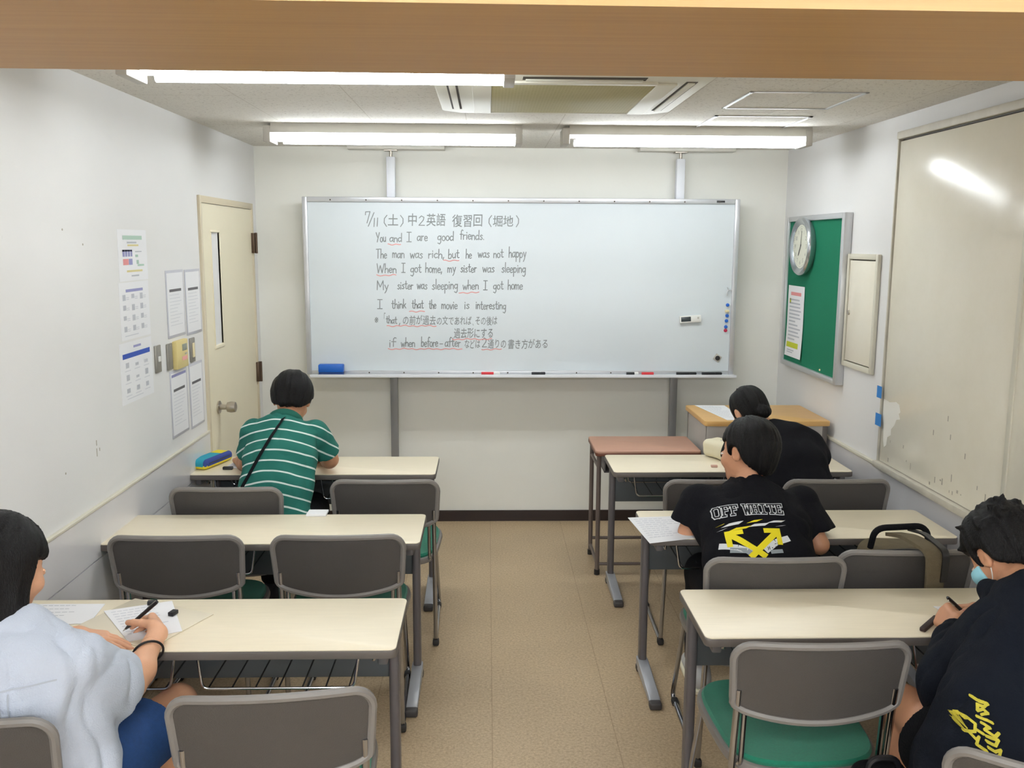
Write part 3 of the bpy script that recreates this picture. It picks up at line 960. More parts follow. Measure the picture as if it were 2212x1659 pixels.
# notice on the felt board: the lower edge curls forward
t = thing('notice_sheet', 'tall white notice with red heading and lime band pinned under the clock', 'notice', (FX, 5.39, 1.345))
def curl(u, v, e=0.0):
    return V(-0.004 - 0.014 * max(0, -v - 0.02) ** 1.5 * 6 - e, -u, v)
b = B()
NV = 10
g0 = [[b.verts.new(curl(u, -0.213 + 0.426 * k / NV)) for u in (-0.14, 0, 0.14)] for k in range(NV + 1)]
g1 = [[b.verts.new(curl(u, -0.213 + 0.426 * k / NV, -0.001)) for u in (-0.14, 0, 0.14)] for k in range(NV + 1)]
for g in (g0, g1):
    for k in range(NV):
        for j in range(2):
            b.faces.new((g[k][j], g[k][j + 1], g[k + 1][j + 1], g[k + 1][j]))
ring0 = [r[0] for r in g0] + g0[-1][1:] + [r[2] for r in g0[::-1]][1:] + g0[0][::-1][1:]
ring1 = [r[0] for r in g1] + g1[-1][1:] + [r[2] for r in g1[::-1]][1:] + g1[0][::-1][1:]
for i in range(len(ring0) - 1):
    b.faces.new((ring0[i], ring0[i + 1], ring1[i + 1], ring1[i]))
obj('paper', b, M['paper'], t)
nf = lambda u, v: curl(u, v, 0.0007)
bars(t, 'heading', [(-0.09, 0.155, 0.09, 0.175)], nf, 'print_red')
rnd = random.Random(5)
bars(t, 'text_lines', [(-0.105, 0.125 - 0.0215 * k, -0.105 + rnd.uniform(0.11, 0.21), 0.134 - 0.0215 * k) for k in range(12)] + [(-0.10, -0.178, 0.02, -0.171), (-0.10, -0.19, 0.0, -0.184)], nf, 'print_grey')
bars(t, 'highlight', [(-0.118, -0.158, 0.085, -0.126)], nf, 'print_lime')
bars(t, 'highlight', [(-0.108, 0.106, -0.085, 0.136)], nf, 'print_lime')
b = B(); lathe(b, [(0.006, 0), (0.006, 0.004), (0.003, 0.006)], lambda x, y, h: V(-h, x, y), 12)
o = obj('push_pin', b, M['cream_plastic']); o.location = (FX + 0.001, 4.95, 1.115); tag(o, 'small cream pin at the lower edge of the green notice board', 'pin')

t = thing('electrical_cabinet', 'cream metal electrical cabinet set flush beside the green notice board', 'cabinet', (XR, 4.4985, 1.468))
b = B()
for lo, hi in (((-0.159, 0.262), (0.159, 0.289)), ((-0.159, -0.289), (0.159, -0.262)), ((-0.185, -0.289), (-0.159, 0.289)), ((0.159, -0.289), (0.185, 0.289))):
    box(b, (-0.02, lo[0], lo[1]), (-0.001, hi[0], hi[1]), 0.003)
obj('frame', b, M['trim_cream'], t)
b = B(); box(b, (-0.016, -0.153, -0.256), (-0.003, 0.153, 0.256), 0.002); dr = obj('cabinet_door', b, M['cream_steel'], t)
b = B(); lathe(b, [(0.012, 0.016), (0.012, 0.021), (0.008, 0.023)], lambda x, y, h: V(-h, 0.132 + x, -0.01 + y), 16); box(b, (-0.024, 0.128, -0.018), (-0.02, 0.136, -0.002)); obj('latch', b, M['steel'], dr)
b = B(); box(b, (-0.004, -0.16, -0.262), (-0.001, 0.16, 0.262)); obj('dark_gap', b, M['dark_slot'], t)
for y0, z0, y1, z1, lab in ((4.152, 1.09, 4.202, 1.146, 'upper strip of blue masking tape on the edge of the cream shutter'), (4.138, 0.958, 4.20, 1.016, 'lower and larger strip of blue masking tape on the edge of the cream shutter')):
    b = B(); box(b, (-0.0005, y0 - y1, -(z1 - z0) / 2), (0.0005, 0, (z1 - z0) / 2))
    o = obj('masking_tape', b, M['tape_blue']); o.location = (XR - 0.0306, y1, (z0 + z1) / 2); tag(o, lab, 'tape', 'blue tape on the shutter edge')

# ------------------------------------------------------------------ left wall: posters, sleeves, switches
def wall_sheet(name, label, cat, y0, y1, z0, z1, group, m='paper', th=0.0012):
    t = thing(name, label, cat, (XL, (y0 + y1) / 2, (z0 + z1) / 2), 0, group)
    b = B(); box(b, (0.0002, -(y1 - y0) / 2, -(z1 - z0) / 2), (th, (y1 - y0) / 2, (z1 - z0) / 2)); obj('paper', b, M[m], t, smooth=False)
    return t
W3 = lambda u, v: V(0.0017, u, v)
rnd = random.Random(8)
t = wall_sheet('wall_poster', 'white poster with green heading and coloured blocks, uppermost of the column of posters', 'poster', 3.605, 3.905, 1.645, 1.848, 'posters on the left wall')
bars(t, 'heading', [(-0.10, 0.062, 0.10, 0.078)], W3, 'print_green')
bars(t, 'yellow_line', [(-0.055, 0.036, 0.06, 0.043), (-0.075, -0.067, 0.09, -0.059)], W3, 'print_yellow')
bars(t, 'text_lines', [(-0.06, 0.047, 0.04, 0.054), (-0.03, -0.085, 0.05, -0.079), (0.02, 0.012, 0.09, 0.016)], W3, 'print_grey')
bars(t, 'violet_block', [(-0.11, -0.005, -0.088, 0.022), (-0.083, -0.005, -0.062, 0.022), (-0.056, -0.005, -0.034, 0.022), (-0.11, 0.015, -0.01, 0.022), (-0.028, -0.005, -0.01, 0.022), (-0.05, -0.038, -0.012, -0.014)], W3, 'print_violet')
bars(t, 'red_block', [(-0.108, -0.038, -0.052, -0.014)], W3, 'print_red')
bars(t, 'green_block', [(0.02, -0.008, 0.05, 0.002), (0.03, -0.036, 0.055, -0.02), (0.04, -0.045, 0.11, -0.037)], W3, 'print_green')
t = wall_sheet('wall_poster', 'white poster with a grid of grey pictures, middle of the column of posters', 'poster', 3.59, 3.90, 1.413, 1.640, 'posters on the left wall')
bars(t, 'heading', [(-0.09, 0.075, 0.09, 0.086)], W3, 'print_violet')
bars(t, 'picture_grid', [(-0.125 + 0.09 * c, 0.045 - 0.042 * r + rnd.uniform(-.004, .004), -0.095 + 0.09 * c, 0.066 - 0.042 * r) for r in range(4) for c in range(3)], W3, 'print_grey')
bars(t, 'text_lines', [(-0.09 + 0.09 * c, 0.052 - 0.042 * r - 0.007 * k, -0.06 + 0.09 * c, 0.055 - 0.042 * r - 0.007 * k) for r in range(4) for c in range(3) for k in range(2)] + [(-0.12, -0.10, 0.02, -0.096)], W3, 'print_faint')
t = wall_sheet('wall_poster', 'white poster with a blue band and rows of icons, lowest of the column of posters', 'poster', 3.56, 3.90, 1.160, 1.404, 'posters on the left wall')
bars(t, 'blue_band', [(-0.145, 0.058, 0.145, 0.078)], W3, 'print_blue')
bars(t, 'heading', [(-0.03, 0.095, 0.05, 0.104)], W3, 'print_violet')
bars(t, 'icons', [(-0.12 + 0.1 * c + rnd.uniform(0, .01), 0.02 - 0.05 * r, -0.085 + 0.1 * c, 0.034 - 0.05 * r + rnd.uniform(-.006, .01)) for r in range(3) for c in range(3)], W3, 'print_grey')
bars(t, 'text_lines', [(-0.13 + 0.1 * c, 0.007 - 0.05 * r, -0.07 + 0.1 * c, 0.010 - 0.05 * r) for r in range(3) for c in range(3)] + [(-0.12, -0.105, 0.05, -0.102)], W3, 'print_faint')

for y0, y1, z0, z1, lab, extra in ((4.108, 4.346, 1.368, 1.673, 'clear sleeve with printed sheet above the yellowed control panel, farther from the door', 0),
                                   (4.366, 4.592, 1.358, 1.670, 'clear sleeve with printed sheet beside the door, above the switches', 0),
                                   (4.098, 4.328, 0.910, 1.220, 'clear sleeve with violet edged sheet directly under the yellowed control panel', 1),
                                   (4.362, 4.566, 0.902, 1.218, 'clear sleeve with printed sheet beside the door, below the switches', 0)):
    t = thing('document_sleeve', lab, 'notice', (XL, (y0 + y1) / 2, (z0 + z1) / 2), 0, 'sheets in clear sleeves beside the door')
    a, c = (y1 - y0) / 2, (z1 - z0) / 2
    b = B(); box(b, (0.0003, -a, -c), (0.003, a, c), 0.001); obj('sleeve', b, M['clear_frame'], t)
    b = B(); box(b, (0.0028, -a + 0.012, -c + 0.012), (0.0034, a - 0.012, c - 0.012)); sh = obj('paper', b, M['paper'], t, smooth=False)
    W4 = lambda u, v: V(0.0038, u, v)
    bars(sh, 'heading', [(-a * 0.68, c * 0.36, a * 0.66, c * 0.44)], W4, 'print_dark')
    bars(sh, 'text_lines', [(-a * 0.7, c * (0.26 - 0.1 * k), -a * 0.7 + a * rnd.uniform(0.8, 1.4), c * (0.275 - 0.1 * k)) for k in range(10)], W4, 'print_faint')
    if extra:
        bars(sh, 'violet_edge', [(-a * 0.85, c * 0.80, a * 0.85, c * 0.88)], W4, 'print_violet')

def switch(y0, y1, z0, z1, lab, mark=None):
    t = thing('switch_plate', lab, 'switch', (XL, (y0 + y1) / 2, (z0 + z1) / 2), 0, 'grey switch plates')
    a, c = (y1 - y0) / 2, (z1 - z0) / 2
    b = B(); box(b, (0.0, -a, -c), (0.009, a, c), 0.003); obj('plate', b, M['switch_grey'], t)
    if mark == 'dot':
        b = B(); box(b, (0.009, -0.012, -0.012), (0.014, 0.012, 0.012), 0.002); obj('button', b, M['white_plastic'], t)
    elif mark == 'bar':
        b = B(); box(b, (0.009, -0.015, -0.035), (0.013, 0.015, 0.035), 0.002); obj('rocker', b, M['cream_plastic'], t)
    else:
        for z in (c * 0.86, -c * 0.86):
            b = B(); lathe(b, [(0.004, 0.009), (0.004, 0.0105)], lambda x, y, h, z=z: V(h, x, z + y), 10); obj('screw', b, M['steel'], t)
switch(3.926, 3.988, 1.238, 1.357, 'grey wall plate with a small white button beside the poster with the blue band', 'dot')
switch(4.072, 4.134, 1.230, 1.349, 'plain grey wall plate just left of the yellowed control panel')
switch(4.391, 4.452, 1.224, 1.342, 'grey wall plate with a cream rocker between control panel and door', 'bar')
t = thing('control_panel', 'yellowed plastic control panel with a grey display and pink label', 'control panel', (XL, 4.23, 1.287))
b = B(); box(b, (0.0, -0.077, -0.065), (0.022, 0.077, 0.065), 0.004); obj('case', b, M['yellowed'], t)
b = B(); box(b, (0.0215, -0.005, 0.014), (0.0235, 0.06, 0.045), 0.001); obj('display', b, mat('grey_display', rgb(140, 146, 132), 0.3), t)
b = B(); box(b, (0.0217, -0.01, -0.03), (0.0226, 0.06, -0.012)); obj('pink_label', b, mat('pink_label', rgb(236, 170, 164), 0.7), t)
for k in range(3):
    b = B(); box(b, (0.0215, 0.04 + 0.009 * k - 0.01, -0.006), (0.0245, 0.046 + 0.009 * k - 0.01, 0.002), 0.0008); obj('button', b, M['light_cap'], t)

# ------------------------------------------------------------------ student desks
HD, DD, WD = 0.70, 0.37, 1.185
def desk_outline(x0, y0, x1, y1):
    return rpoly(x0, y0, x1, y1, 0.02, 4)
def make_desk(name, label, group):
    """origin on the floor below the middle of the desk top, the user side at -y"""
    t = thing(name, label, 'desk', (0, 0, 0), 0, group)
    a, c = WD / 2, DD / 2
    b = B(); prism(b, desk_outline(-a + 0.002, -c + 0.002, a - 0.002, c - 0.002), lambda u, v, z: V(u, v, z), HD - 0.004, HD, 0.0015)
    top = obj('tabletop', b, M['laminate'], t)
    b = B(); prism(b, desk_outline(-a, -c, a, c), lambda u, v, z: V(u, v, z), HD - 0.028, HD - 0.003, 0.004)
    obj('edge_band', b, M['desk_edge'], top)
    b = B(); box(b, (-a + 0.055, c - 0.038, 0.455), (a - 0.055, c - 0.026, HD - 0.028), 0.003); obj('modesty_panel', b, M['modesty'], t)
    for s in (-1, 1):
        x = s * (a - 0.042)
        b = B()
        box(b, (x - 0.016, c - 0.055, 0.03), (x + 0.016, c - 0.005, HD - 0.027), 0.012, 3)
        box(b, (x - 0.014, -c + 0.03, HD - 0.06), (x + 0.014, c - 0.01, HD - 0.027), 0.006)
        lg = obj('leg', b, M['desk_metal'], t)
        b = B()
        pr = [(c - 0.01, 0.012), (c - 0.01, 0.062), (c - 0.06, 0.062), (-c + 0.045, 0.036), (-c + 0.03, 0.026), (-c + 0.03, 0.012)]
        prism(b, pr, lambda u, v, q, x=x: V(x + q, u, v), -0.022, 0.022, 0.004)
        ft = obj('foot', b, M['foot_silver'], lg)
        b = B()
        box(b, (x - 0.024, -c + 0.005, 0.0), (x + 0.024, -c + 0.045, 0.03), 0.008, 3)
        obj('foot_cap', b, M['dark_foot'], lg)
        b = B(); box(b, (x - 0.024, c - 0.045, 0.0), (x + 0.024, c - 0.004, 0.03), 0.008, 3); obj('foot_cap', b, M['dark_foot'], lg)
        b = B(); tube(b, fillet([(x - s * 0.03, -c + 0.07, HD - 0.03), (x - s * 0.03, -c + 0.07, HD - 0.065), (x - s * 0.03, -c + 0.10, HD - 0.065)], 0.01), 0.005, 8); obj('bag_hook', b, M['chrome'], lg)
    # chrome wire shelf in two bays
    for x0, x1 in ((-a + 0.11, -0.03), (0.03, a - 0.11)):
        b = B()
        z = 0.565
        tube(b, fillet([(x0, -c + 0.06, HD - 0.03), (x0 + 0.015, -c + 0.05, z), (x1 - 0.015, -c + 0.05, z), (x1, -c + 0.06, HD - 0.03)], 0.02), 0.0042, 8)
        tube(b, fillet([(x0, c - 0.06, HD - 0.03), (x0 + 0.015, c - 0.05, z), (x1 - 0.015, c - 0.05, z), (x1, c - 0.06, HD - 0.03)], 0.02), 0.0042, 8)
        for k in range(7):
            xx = x0 + 0.03 + (x1 - x0 - 0.06) * k / 6
            tube(b, fillet([(xx, -c + 0.05, z), (xx, c - 0.05, z), (xx, c - 0.05, z + 0.05)], 0.01, 3), 0.0026, 6)
        obj('wire_shelf', b, M['chrome'], t)
    return t
DG = 'pale topped student desks'
LX = -0.248 - WD / 2
RX = 0.618 + WD / 2
desk = make_desk('student_desk', 'pale student desk that the girl in the light blue shirt writes on', DG)
desk.location = (LX, 2.727 - DD / 2, 0)
dup(desk, (LX, 3.622 - DD / 2, 0), 0, 'empty pale student desk behind the striped boy, with two grey chairs drawn up to it')
dup(desk, (LX, 4.640 - DD / 2, 0), 0, 'pale student desk that the boy in the green striped shirt leans on')
dup(desk, (RX, 2.785 - DD / 2, 0), 0, 'pale student desk that the boy in the navy hoodie writes on')
dup(desk, (RX, 3.660 - DD / 2, 0), 0, 'pale student desk in front of the boy with the yellow arrow print')
dup(desk, (RX, 4.675 - DD / 2, 0), 0, 'pale student desk in front of the person with tied-back black hair')

# ------------------------------------------------------------------ stacking chairs
def seat_outline(s, k=40):
    out = []
    for i in range(k):
        a = 2 * PI * i / k
        ca, sa = math.cos(a), math.sin(a)
        e = 0.42
        x = math.copysign(abs(ca) ** e, ca) * 0.222 * s
        y = math.copysign(abs(sa) ** e, sa) * 0.212 * s
        x *= 1 + 0.06 * (y / 0.21)
        y -= 0.025 * (1 - (x / 0.23) ** 2) if sa < 0 else -0.012 * (1 - (x / 0.23) ** 2)
        out.append((x, y))
    return out
def make_chair(name, label, group):
    t = thing(name, label, 'chair', (0, 0, 0), 0, group)
    def sz(u, v, z):     # a slightly dished seat that rises at the front
        return V(u, v, z + 0.02 * (v / 0.21) * (v > 0) * abs(v / 0.21) - 0.012 * (1 - (u / 0.22) ** 2) * 0.6)
    def slab(bm, layers):
        rings = []
        for s, z in layers:
            rings.append([bm.verts.new(sz(u, v, z)) for u, v in seat_outline(s)])
        for a, c in zip(rings, rings[1:]):
            for k in range(len(a)):
                bm.faces.new((a[k], a[(k + 1) % len(a)], c[(k + 1) % len(a)], c[k]))
        bm.faces.new(rings[0][::-1])
        top = [v.co.copy() for v in rings[-1]]
        # dished top in rings
        prev = rings[-1]
        for s in (0.75, 0.5, 0.25):
            cur = [bm.verts.new(sz(u * 1, v * 1, layers[-1][1])) for u, v in [(p[0] * s, p[1] * s) for p in seat_outline(layers[-1][0])]]
            for k in range(len(prev)):
                bm.faces.new((prev[k], prev[(k + 1) % len(prev)], cur[(k + 1) % len(prev)], cur[k]))
            prev = cur
        bm.faces.new(prev)
    b = B(); slab(b, [(0.90, 0.405), (0.985, 0.412), (1.0, 0.424), (0.985, 0.436), (0.95, 0.438)]); st = obj('seat', b, M['chair_rim'], t)
    b = B(); slab(b, [(0.93, 0.434), (0.945, 0.446), (0.92, 0.455)]); obj('cushion', b, M['seat_green'], st)
    # backrest: a curved shell with a raised rim, straight top, sagging lower edge
    NU, NV2 = 28, 9
    HWd = 0.226
    def bp(u, w, off=0.0):
        x = u * HWd
        top = 0.793 + 0.004 * (1 - u * u)
        bot = 0.606 - 0.034 * (1 - u * u)
        e = 1 - abs(u)
        rr = 0.045
        cor = 0.0
        dx = HWd * e
        if dx < rr:
            cor = rr - math.sqrt(max(0, rr * rr - (rr - dx) ** 2))
        top -= cor
        bot += cor * 0.35
        z = bot + (top - bot) * w
        y = -0.215 - 0.03 * (1 - u * u) - 0.16 * (z - 0.60)
        return V(x * (1 - 0.035 * (1 - w)), y + off, z)
    us = [-math.cos(PI * i / NU) for i in range(NU + 1)]
    b = B()
    ga = [[b.verts.new(bp(u, w / NV2, -0.004)) for w in range(NV2 + 1)] for u in us]
    gb = [[b.verts.new(bp(u, w / NV2, 0.012)) for w in range(NV2 + 1)] for u in us]
    for g in (ga, gb):
        for i in range(NU):
            for j in range(NV2):
                b.faces.new((g[i][j], g[i + 1][j], g[i + 1][j + 1], g[i][j + 1]))
    loop = lambda g: [r[0] for r in g] + g[-1][1:] + [r[-1] for r in g[::-1]][1:] + g[0][::-1][1:-1]
    A, C_ = loop(ga), loop(gb)
    for i in range(len(A)):
        b.faces.new((A[i], A[(i + 1) % len(A)], C_[(i + 1) % len(A)], C_[i]))
    bk = obj('backrest', b, M['chair_shell'], t)
    b = B()
    path = [bp(u, 0, -0.002) for u in us] + [bp(us[-1], w / NV2, -0.002) for w in range(1, NV2 + 1)] + [bp(u, 1, -0.002) for u in us[::-1]][1:] + [bp(us[0], w / NV2, -0.002) for w in range(NV2 - 1, 0, -1)]
    cl = [path[0]]
    for p in path[1:]:
        if (p - cl[-1]).length > 0.006: cl.append(p)
    if (cl[-1] - cl[0]).length < 0.006: cl.pop()
    tube(b, cl, 0.0105, 8, closed=True)
    obj('rim', b, M['chair_rim'], bk)
    for s in (-1, 1):
        b = B()
        x = s * 0.206
        tube(b, fillet([(x, -0.228, 0.66), (x, -0.205, 0.50), (x, -0.14, 0.013), (x - s * 0.01, 0.34, 0.013), (x - s * 0.02, 0.20, 0.405)], 0.035), 0.0095, 10)
        tube(b, fillet([(x - s * 0.022, -0.218, 0.62), (x - s * 0.022, -0.2, 0.42), (x - s * 0.022, 0.12, 0.398)], 0.04), 0.0075, 8)
        lg = obj('leg_frame', b, M['chrome'], t)
        b = B()
        box(b, (x - 0.014, -0.155, 0.0), (x + 0.014, -0.12, 0.03), 0.007)
        obj('foot_cap', b, M['rubber'], lg)
        b = B(); box(b, (x - s * 0.01 - 0.013, 0.27, 0.0), (x - s * 0.01 + 0.013, 0.31, 0.024), 0.006); obj('foot_cap', b, M['rubber'], lg)
    b = B(); tube(b, [(-0.19, 0.19, 0.398), (0.19, 0.19, 0.398)], 0.008, 8); obj('cross_bar', b, M['chrome'], t)
    b = B(); tube(b, [(-0.185, -0.12, 0.398), (0.185, -0.12, 0.398)], 0.008, 8); obj('cross_bar', b, M['chrome'], t)
    return t
CG = 'grey chairs with green seats'
chair = make_chair('stacking_chair', 'empty grey chair turned a little, next to the girl in the light blue shirt', CG)
chair.location = (-0.512, 2.185, 0); chair.rotation_euler = (0, 0, 0.10)
dup(chair, (-1.15, 2.085, 0), -0.02, 'grey chair with green seat that the girl in the light blue shirt sits on')
dup(chair, (-1.077, 3.300, 0), 0.0, 'empty grey chair nearer the left wall at the empty desk')
dup(chair, (-0.523, 3.300, 0), 0.02, 'empty grey chair on the aisle side at the empty desk')
dup(chair, (-1.080, 3.925, 0), 0.0, 'grey chair behind which the boy in the green striped shirt sits')
dup(chair, (-0.437, 4.040, 0), 0.0, 'empty grey chair on the aisle side of the boy in the green striped shirt')
dup(chair, (0.860, 2.425, 0), 0.0, 'empty grey chair with its whole green seat showing, beside the boy in the hoodie')
dup(chair, (1.262, 1.80, 0), -0.52, 'grey chair that the boy in the navy hoodie sits on')
dup(chair, (0.940, 3.055, 0), 0.0, 'grey chair that the boy with the yellow arrow print sits on')
dup(chair, (1.40, 3.120, 0), 0.0, 'grey chair with a khaki backpack strap hanging over it')
dup(chair, (0.995, 4.030, 0), 0.0, 'grey chair mostly hidden by the boy with the yellow arrow print')
dup(chair, (1.515, 4.030, 0), 0.0, 'grey chair that the person with tied-back black hair sits on')

# ------------------------------------------------------------------ teacher desk and the brown topped desk
t = thing('teacher_desk', 'tall grey steel teacher desk with an oak top in the corner', 'desk', (1.51, 5.02, 0))
b = B(); prism(b, rpoly(-0.338, -0.25, 0.345, 0.25, 0.015, 4), lambda u, v, z: V(u, v, z), 0.832, 0.86, 0.004); obj('tabletop', b, M['wood_desk'], t)
b = B(); box(b, (-0.325, 0.215, 0.12), (0.325, 0.232, 0.832), 0.003); obj('front_panel', b, M['desk_grey'], t)
b = B(); box(b, (-0.325, -0.236, 0.02), (0.305, -0.22, 0.832), 0.003); obj('back_panel', b, M['desk_grey'], t)
for x in (-0.325, 0.29):
    b = B(); box(b, (x, -0.235, 0.02), (x + 0.018, 0.232, 0.832), 0.003); obj('side_panel', b, M['desk_grey'], t)
b = B(); box(b, (0.305, -0.235, 0.0), (0.335, -0.205, 0.832), 0.004); obj('post', b, M['desk_edge'], t)
for x in (-0.30, 0.27):
    for y in (-0.21, 0.2):
        b = B(); box(b, (x, y, 0.0), (x + 0.03, y + 0.03, 0.022), 0.003); obj('foot', b, M['dark_foot'], t)

t = thing('brown_topped_desk', 'reddish brown topped desk on thin taupe tube legs before the teacher desk', 'desk', (0.87, 4.945, 0))
a, c = 0.285, 0.195
b = B(); prism(b, rpoly(-a, -c, a, c, 0.02, 4), lambda u, v, z: V(u, v, z), 0.685, 0.70, 0.003); tp = obj('tabletop', b, M['brown_top'], t)
b = B(); prism(b, rpoly(-a - 0.001, -c - 0.001, a + 0.001, c + 0.001, 0.02, 4), lambda u, v, z: V(u, v, z), 0.672, 0.690, 0.003); obj('edge_band', b, M['brown_edge'], tp)
for s in (-1, 1):
    for yy, nm in ((-c + 0.03, 'leg'), (c - 0.03, 'leg')):
        b = B(); tube(b, [(s * (a - 0.02), yy, 0.012), (s * (a - 0.02), yy, 0.675)], 0.0125, 12); lg = obj('leg', b, M['taupe_tube'], t)
        b = B(); tube(b, [(s * (a - 0.02), yy, 0.0), (s * (a - 0.02), yy, 0.03)], 0.0155, 12); obj('foot_cap', b, M['rubber'], lg)
    b = B()
    tube(b, [(s * (a - 0.02), -c + 0.03, 0.60), (s * (a - 0.02), c - 0.03, 0.60)], 0.009, 8)
    obj('side_rail', b, M['taupe_tube'], t)
    b = B()
    tube(b, [(s * (a - 0.02), -c + 0.03, 0.06), (s * (a - 0.02), c - 0.03, 0.06)], 0.010, 8)
    obj('side_rail', b, M['taupe_tube'], t)
b = B()
tube(b, [(-a + 0.02, c - 0.03, 0.10), (a - 0.02, c - 0.03, 0.10)], 0.010, 8)
obj('cross_rail', b, M['taupe_tube'], t)
b = B()
tube(b, [(-a + 0.02, -c + 0.03, 0.06), (a - 0.02, -c + 0.03, 0.06)], 0.009, 8)
obj('cross_rail', b, M['taupe_tube'], t)
b = B(); box(b, (-a + 0.05, -c + 0.03, 0.575), (a - 0.05, c - 0.02, 0.583)); box(b, (-a + 0.05, -c + 0.03, 0.575), (-a + 0.056, c - 0.02, 0.672)); box(b, (a - 0.056, -c + 0.03, 0.575), (a - 0.05, c - 0.02, 0.672)); box(b, (-a + 0.05, c - 0.026, 0.575), (a - 0.05, c - 0.02, 0.672)); obj('book_tray', b, M['desk_metal'], t)

# ------------------------------------------------------------------ people: smooth blended volumes turned into one skin each
def A3(p): return np.array(p, dtype=float)
def smin(a, b, k):
    h = np.clip(0.5 + 0.5 * (b - a) / k, 0, 1)
    return b * (1 - h) + a * h - k * h * (1 - h)
def smax(a, b, k): return -smin(-a, -b, k)
def cap(P, a, b, ra, rb=None):
    a, b = A3(a), A3(b)
    rb = ra if rb is None else rb
    ab = b - a
    t = np.clip(((P - a) @ ab) / max(ab @ ab, 1e-12), 0, 1)
    return np.linalg.norm(P - a - t[:, None] * ab, axis=1) - (ra + t * (rb - ra))
def ell(P, c, r, R=None):
    q = P - A3(c)
    if R is not None: q = q @ R          # columns of R are the axes
    r = A3(r)
    k0 = np.linalg.norm(q / r, axis=1)
    k1 = np.linalg.norm(q / (r * r), axis=1)
    return k0 * (k0 - 1) / np.maximum(k1, 1e-9)
def unit(v):
    v = A3(v)
    return v / np.linalg.norm(v)
def chain(P, pts, rads, lat, k=0.03):
    """a trunk of elliptical sections: rads = (half width, half depth) at every point"""
    out = None
    lat = unit(lat)
    for (a, b, ra, rb) in zip(pts, pts[1:], rads, rads[1:]):
        a, b = A3(a), A3(b)
        ab = b - a
        ax = unit(ab)
        u = unit(lat - ax * (lat @ ax))
        v = np.cross(ax, u)
        q = P - a
        t = np.clip((q @ ab) / (ab @ ab), 0, 1)
        o = q - t[:, None] * ab
        rx = ra[0] + t * (rb[0] - ra[0])
        ry = ra[1] + t * (rb[1] - ra[1])
        m = np.minimum(rx, ry)
        L = np.sqrt(((o @ u) / rx) ** 2 + ((o @ v) / ry) ** 2 + ((o @ ax) / m) ** 2)
        d = (L - 1) * m
        out = d if out is None else smin(out, d, k)
    return out
def vnoise(P, f, seed=0):
    q = P * A3(f) + 17.3 * (seed + 1)
    i = np.floor(q).astype(np.int64)
    w = q - i
    w = w * w * (3 - 2 * w)
    r = 0
    for dx in (0, 1):
        for dy in (0, 1):
            for dz in (0, 1):
                h = ((i[:, 0] + dx) * 73856093) ^ ((i[:, 1] + dy) * 19349663) ^ ((i[:, 2] + dz) * 83492791) ^ (seed * 2654435 + 977)
                h = (h ^ (h >> 13)) * 1274126177
                val = ((h ^ (h >> 16)) & 0xFFFF) / 65535.0
                r = r + val * (w[:, 0] if dx else 1 - w[:, 0]) * (w[:, 1] if dy else 1 - w[:, 1]) * (w[:, 2] if dz else 1 - w[:, 2])
    return r - 0.5
def surf(f, lo, hi, h):
    """surface nets over a signed distance function, evaluated only near the surface"""
    lo, hi = A3(lo), A3(hi)
    n = np.ceil((hi - lo) / h).astype(int) + 1
    c = 4
    nc = n // c + 2
    gx, gy, gz = [lo[i] + h * c * np.arange(nc[i]) for i in range(3)]
    X = np.stack(np.meshgrid(gx, gy, gz, indexing='ij'), -1).reshape(-1, 3)
    dc = f(X).reshape(nc)
    near = np.abs(dc) < h * c * 1.9
    N = nc * c
    fine = np.repeat(np.repeat(np.repeat(dc, c, 0), c, 1), c, 2)
    act = np.repeat(np.repeat(np.repeat(near, c, 0), c, 1), c, 2)
    # a coarse sample stands for the fine block centred on it
    off = c // 2
    idx = np.argwhere(act)
    pts = lo + h * (idx - off)
    val = np.concatenate([f(pts[i:i + 200000]) for i in range(0, len(pts), 200000)]) if len(pts) else np.zeros(0)
    fine[idx[:, 0], idx[:, 1], idx[:, 2]] = val
    s = fine < 0
    s[0] = s[-1] = False; s[:, 0] = s[:, -1] = False; s[:, :, 0] = s[:, :, -1] = False
    fine = np.where(s, np.minimum(fine, -1e-7), np.maximum(fine, 1e-7))
    cnt = np.zeros(N - 1, int)
    acc = np.zeros(tuple(N - 1) + (3,))
    corners = [(x, y, z) for x in (0, 1) for y in (0, 1) for z in (0, 1)]
    sl = lambda o: tuple(slice(o[i], N[i] - 1 + o[i]) for i in range(3))
    for a in corners:
        for ax in range(3):
            if a[ax]: continue
            b = list(a); b[ax] = 1
            da, db = fine[sl(a)], fine[sl(b)]
            m = (da < 0) != (db < 0)
            if not m.any(): continue
            t = da[m] / (da[m] - db[m])
            p = np.tile(A3(a), (len(t), 1)); p[:, ax] = t
            acc[m] += p
            cnt[m] += 1
    cell = np.argwhere(cnt > 0)
    ids = -np.ones(N - 1, int)
    ids[cnt > 0] = np.arange(len(cell))
    verts = lo + h * (cell - off + acc[cnt > 0] / cnt[cnt > 0][:, None])
    quads = []
    for ax in range(3):
        o = [0, 0, 0]; o[ax] = 1
        A_ = s[tuple(slice(0, N[i] - o[i]) for i in range(3))]
        B_ = s[tuple(slice(o[i], N[i]) for i in range(3))]
        e = np.argwhere(A_ != B_)
        if not len(e): continue
        flip = A_[e[:, 0], e[:, 1], e[:, 2]]
        u, v = (ax + 1) % 3, (ax + 2) % 3
        q = []
        for du, dv in ((1, 1), (0, 1), (0, 0), (1, 0)):
            k = e.copy(); k[:, u] -= du; k[:, v] -= dv
            q.append(ids[k[:, 0], k[:, 1], k[:, 2]])
        q = np.stack(q, 1)
        q[~flip] = q[~flip][:, ::-1]
        quads.append(q)
    quads = np.concatenate(quads)
    quads = quads[(quads >= 0).all(1)]
    return verts, quads
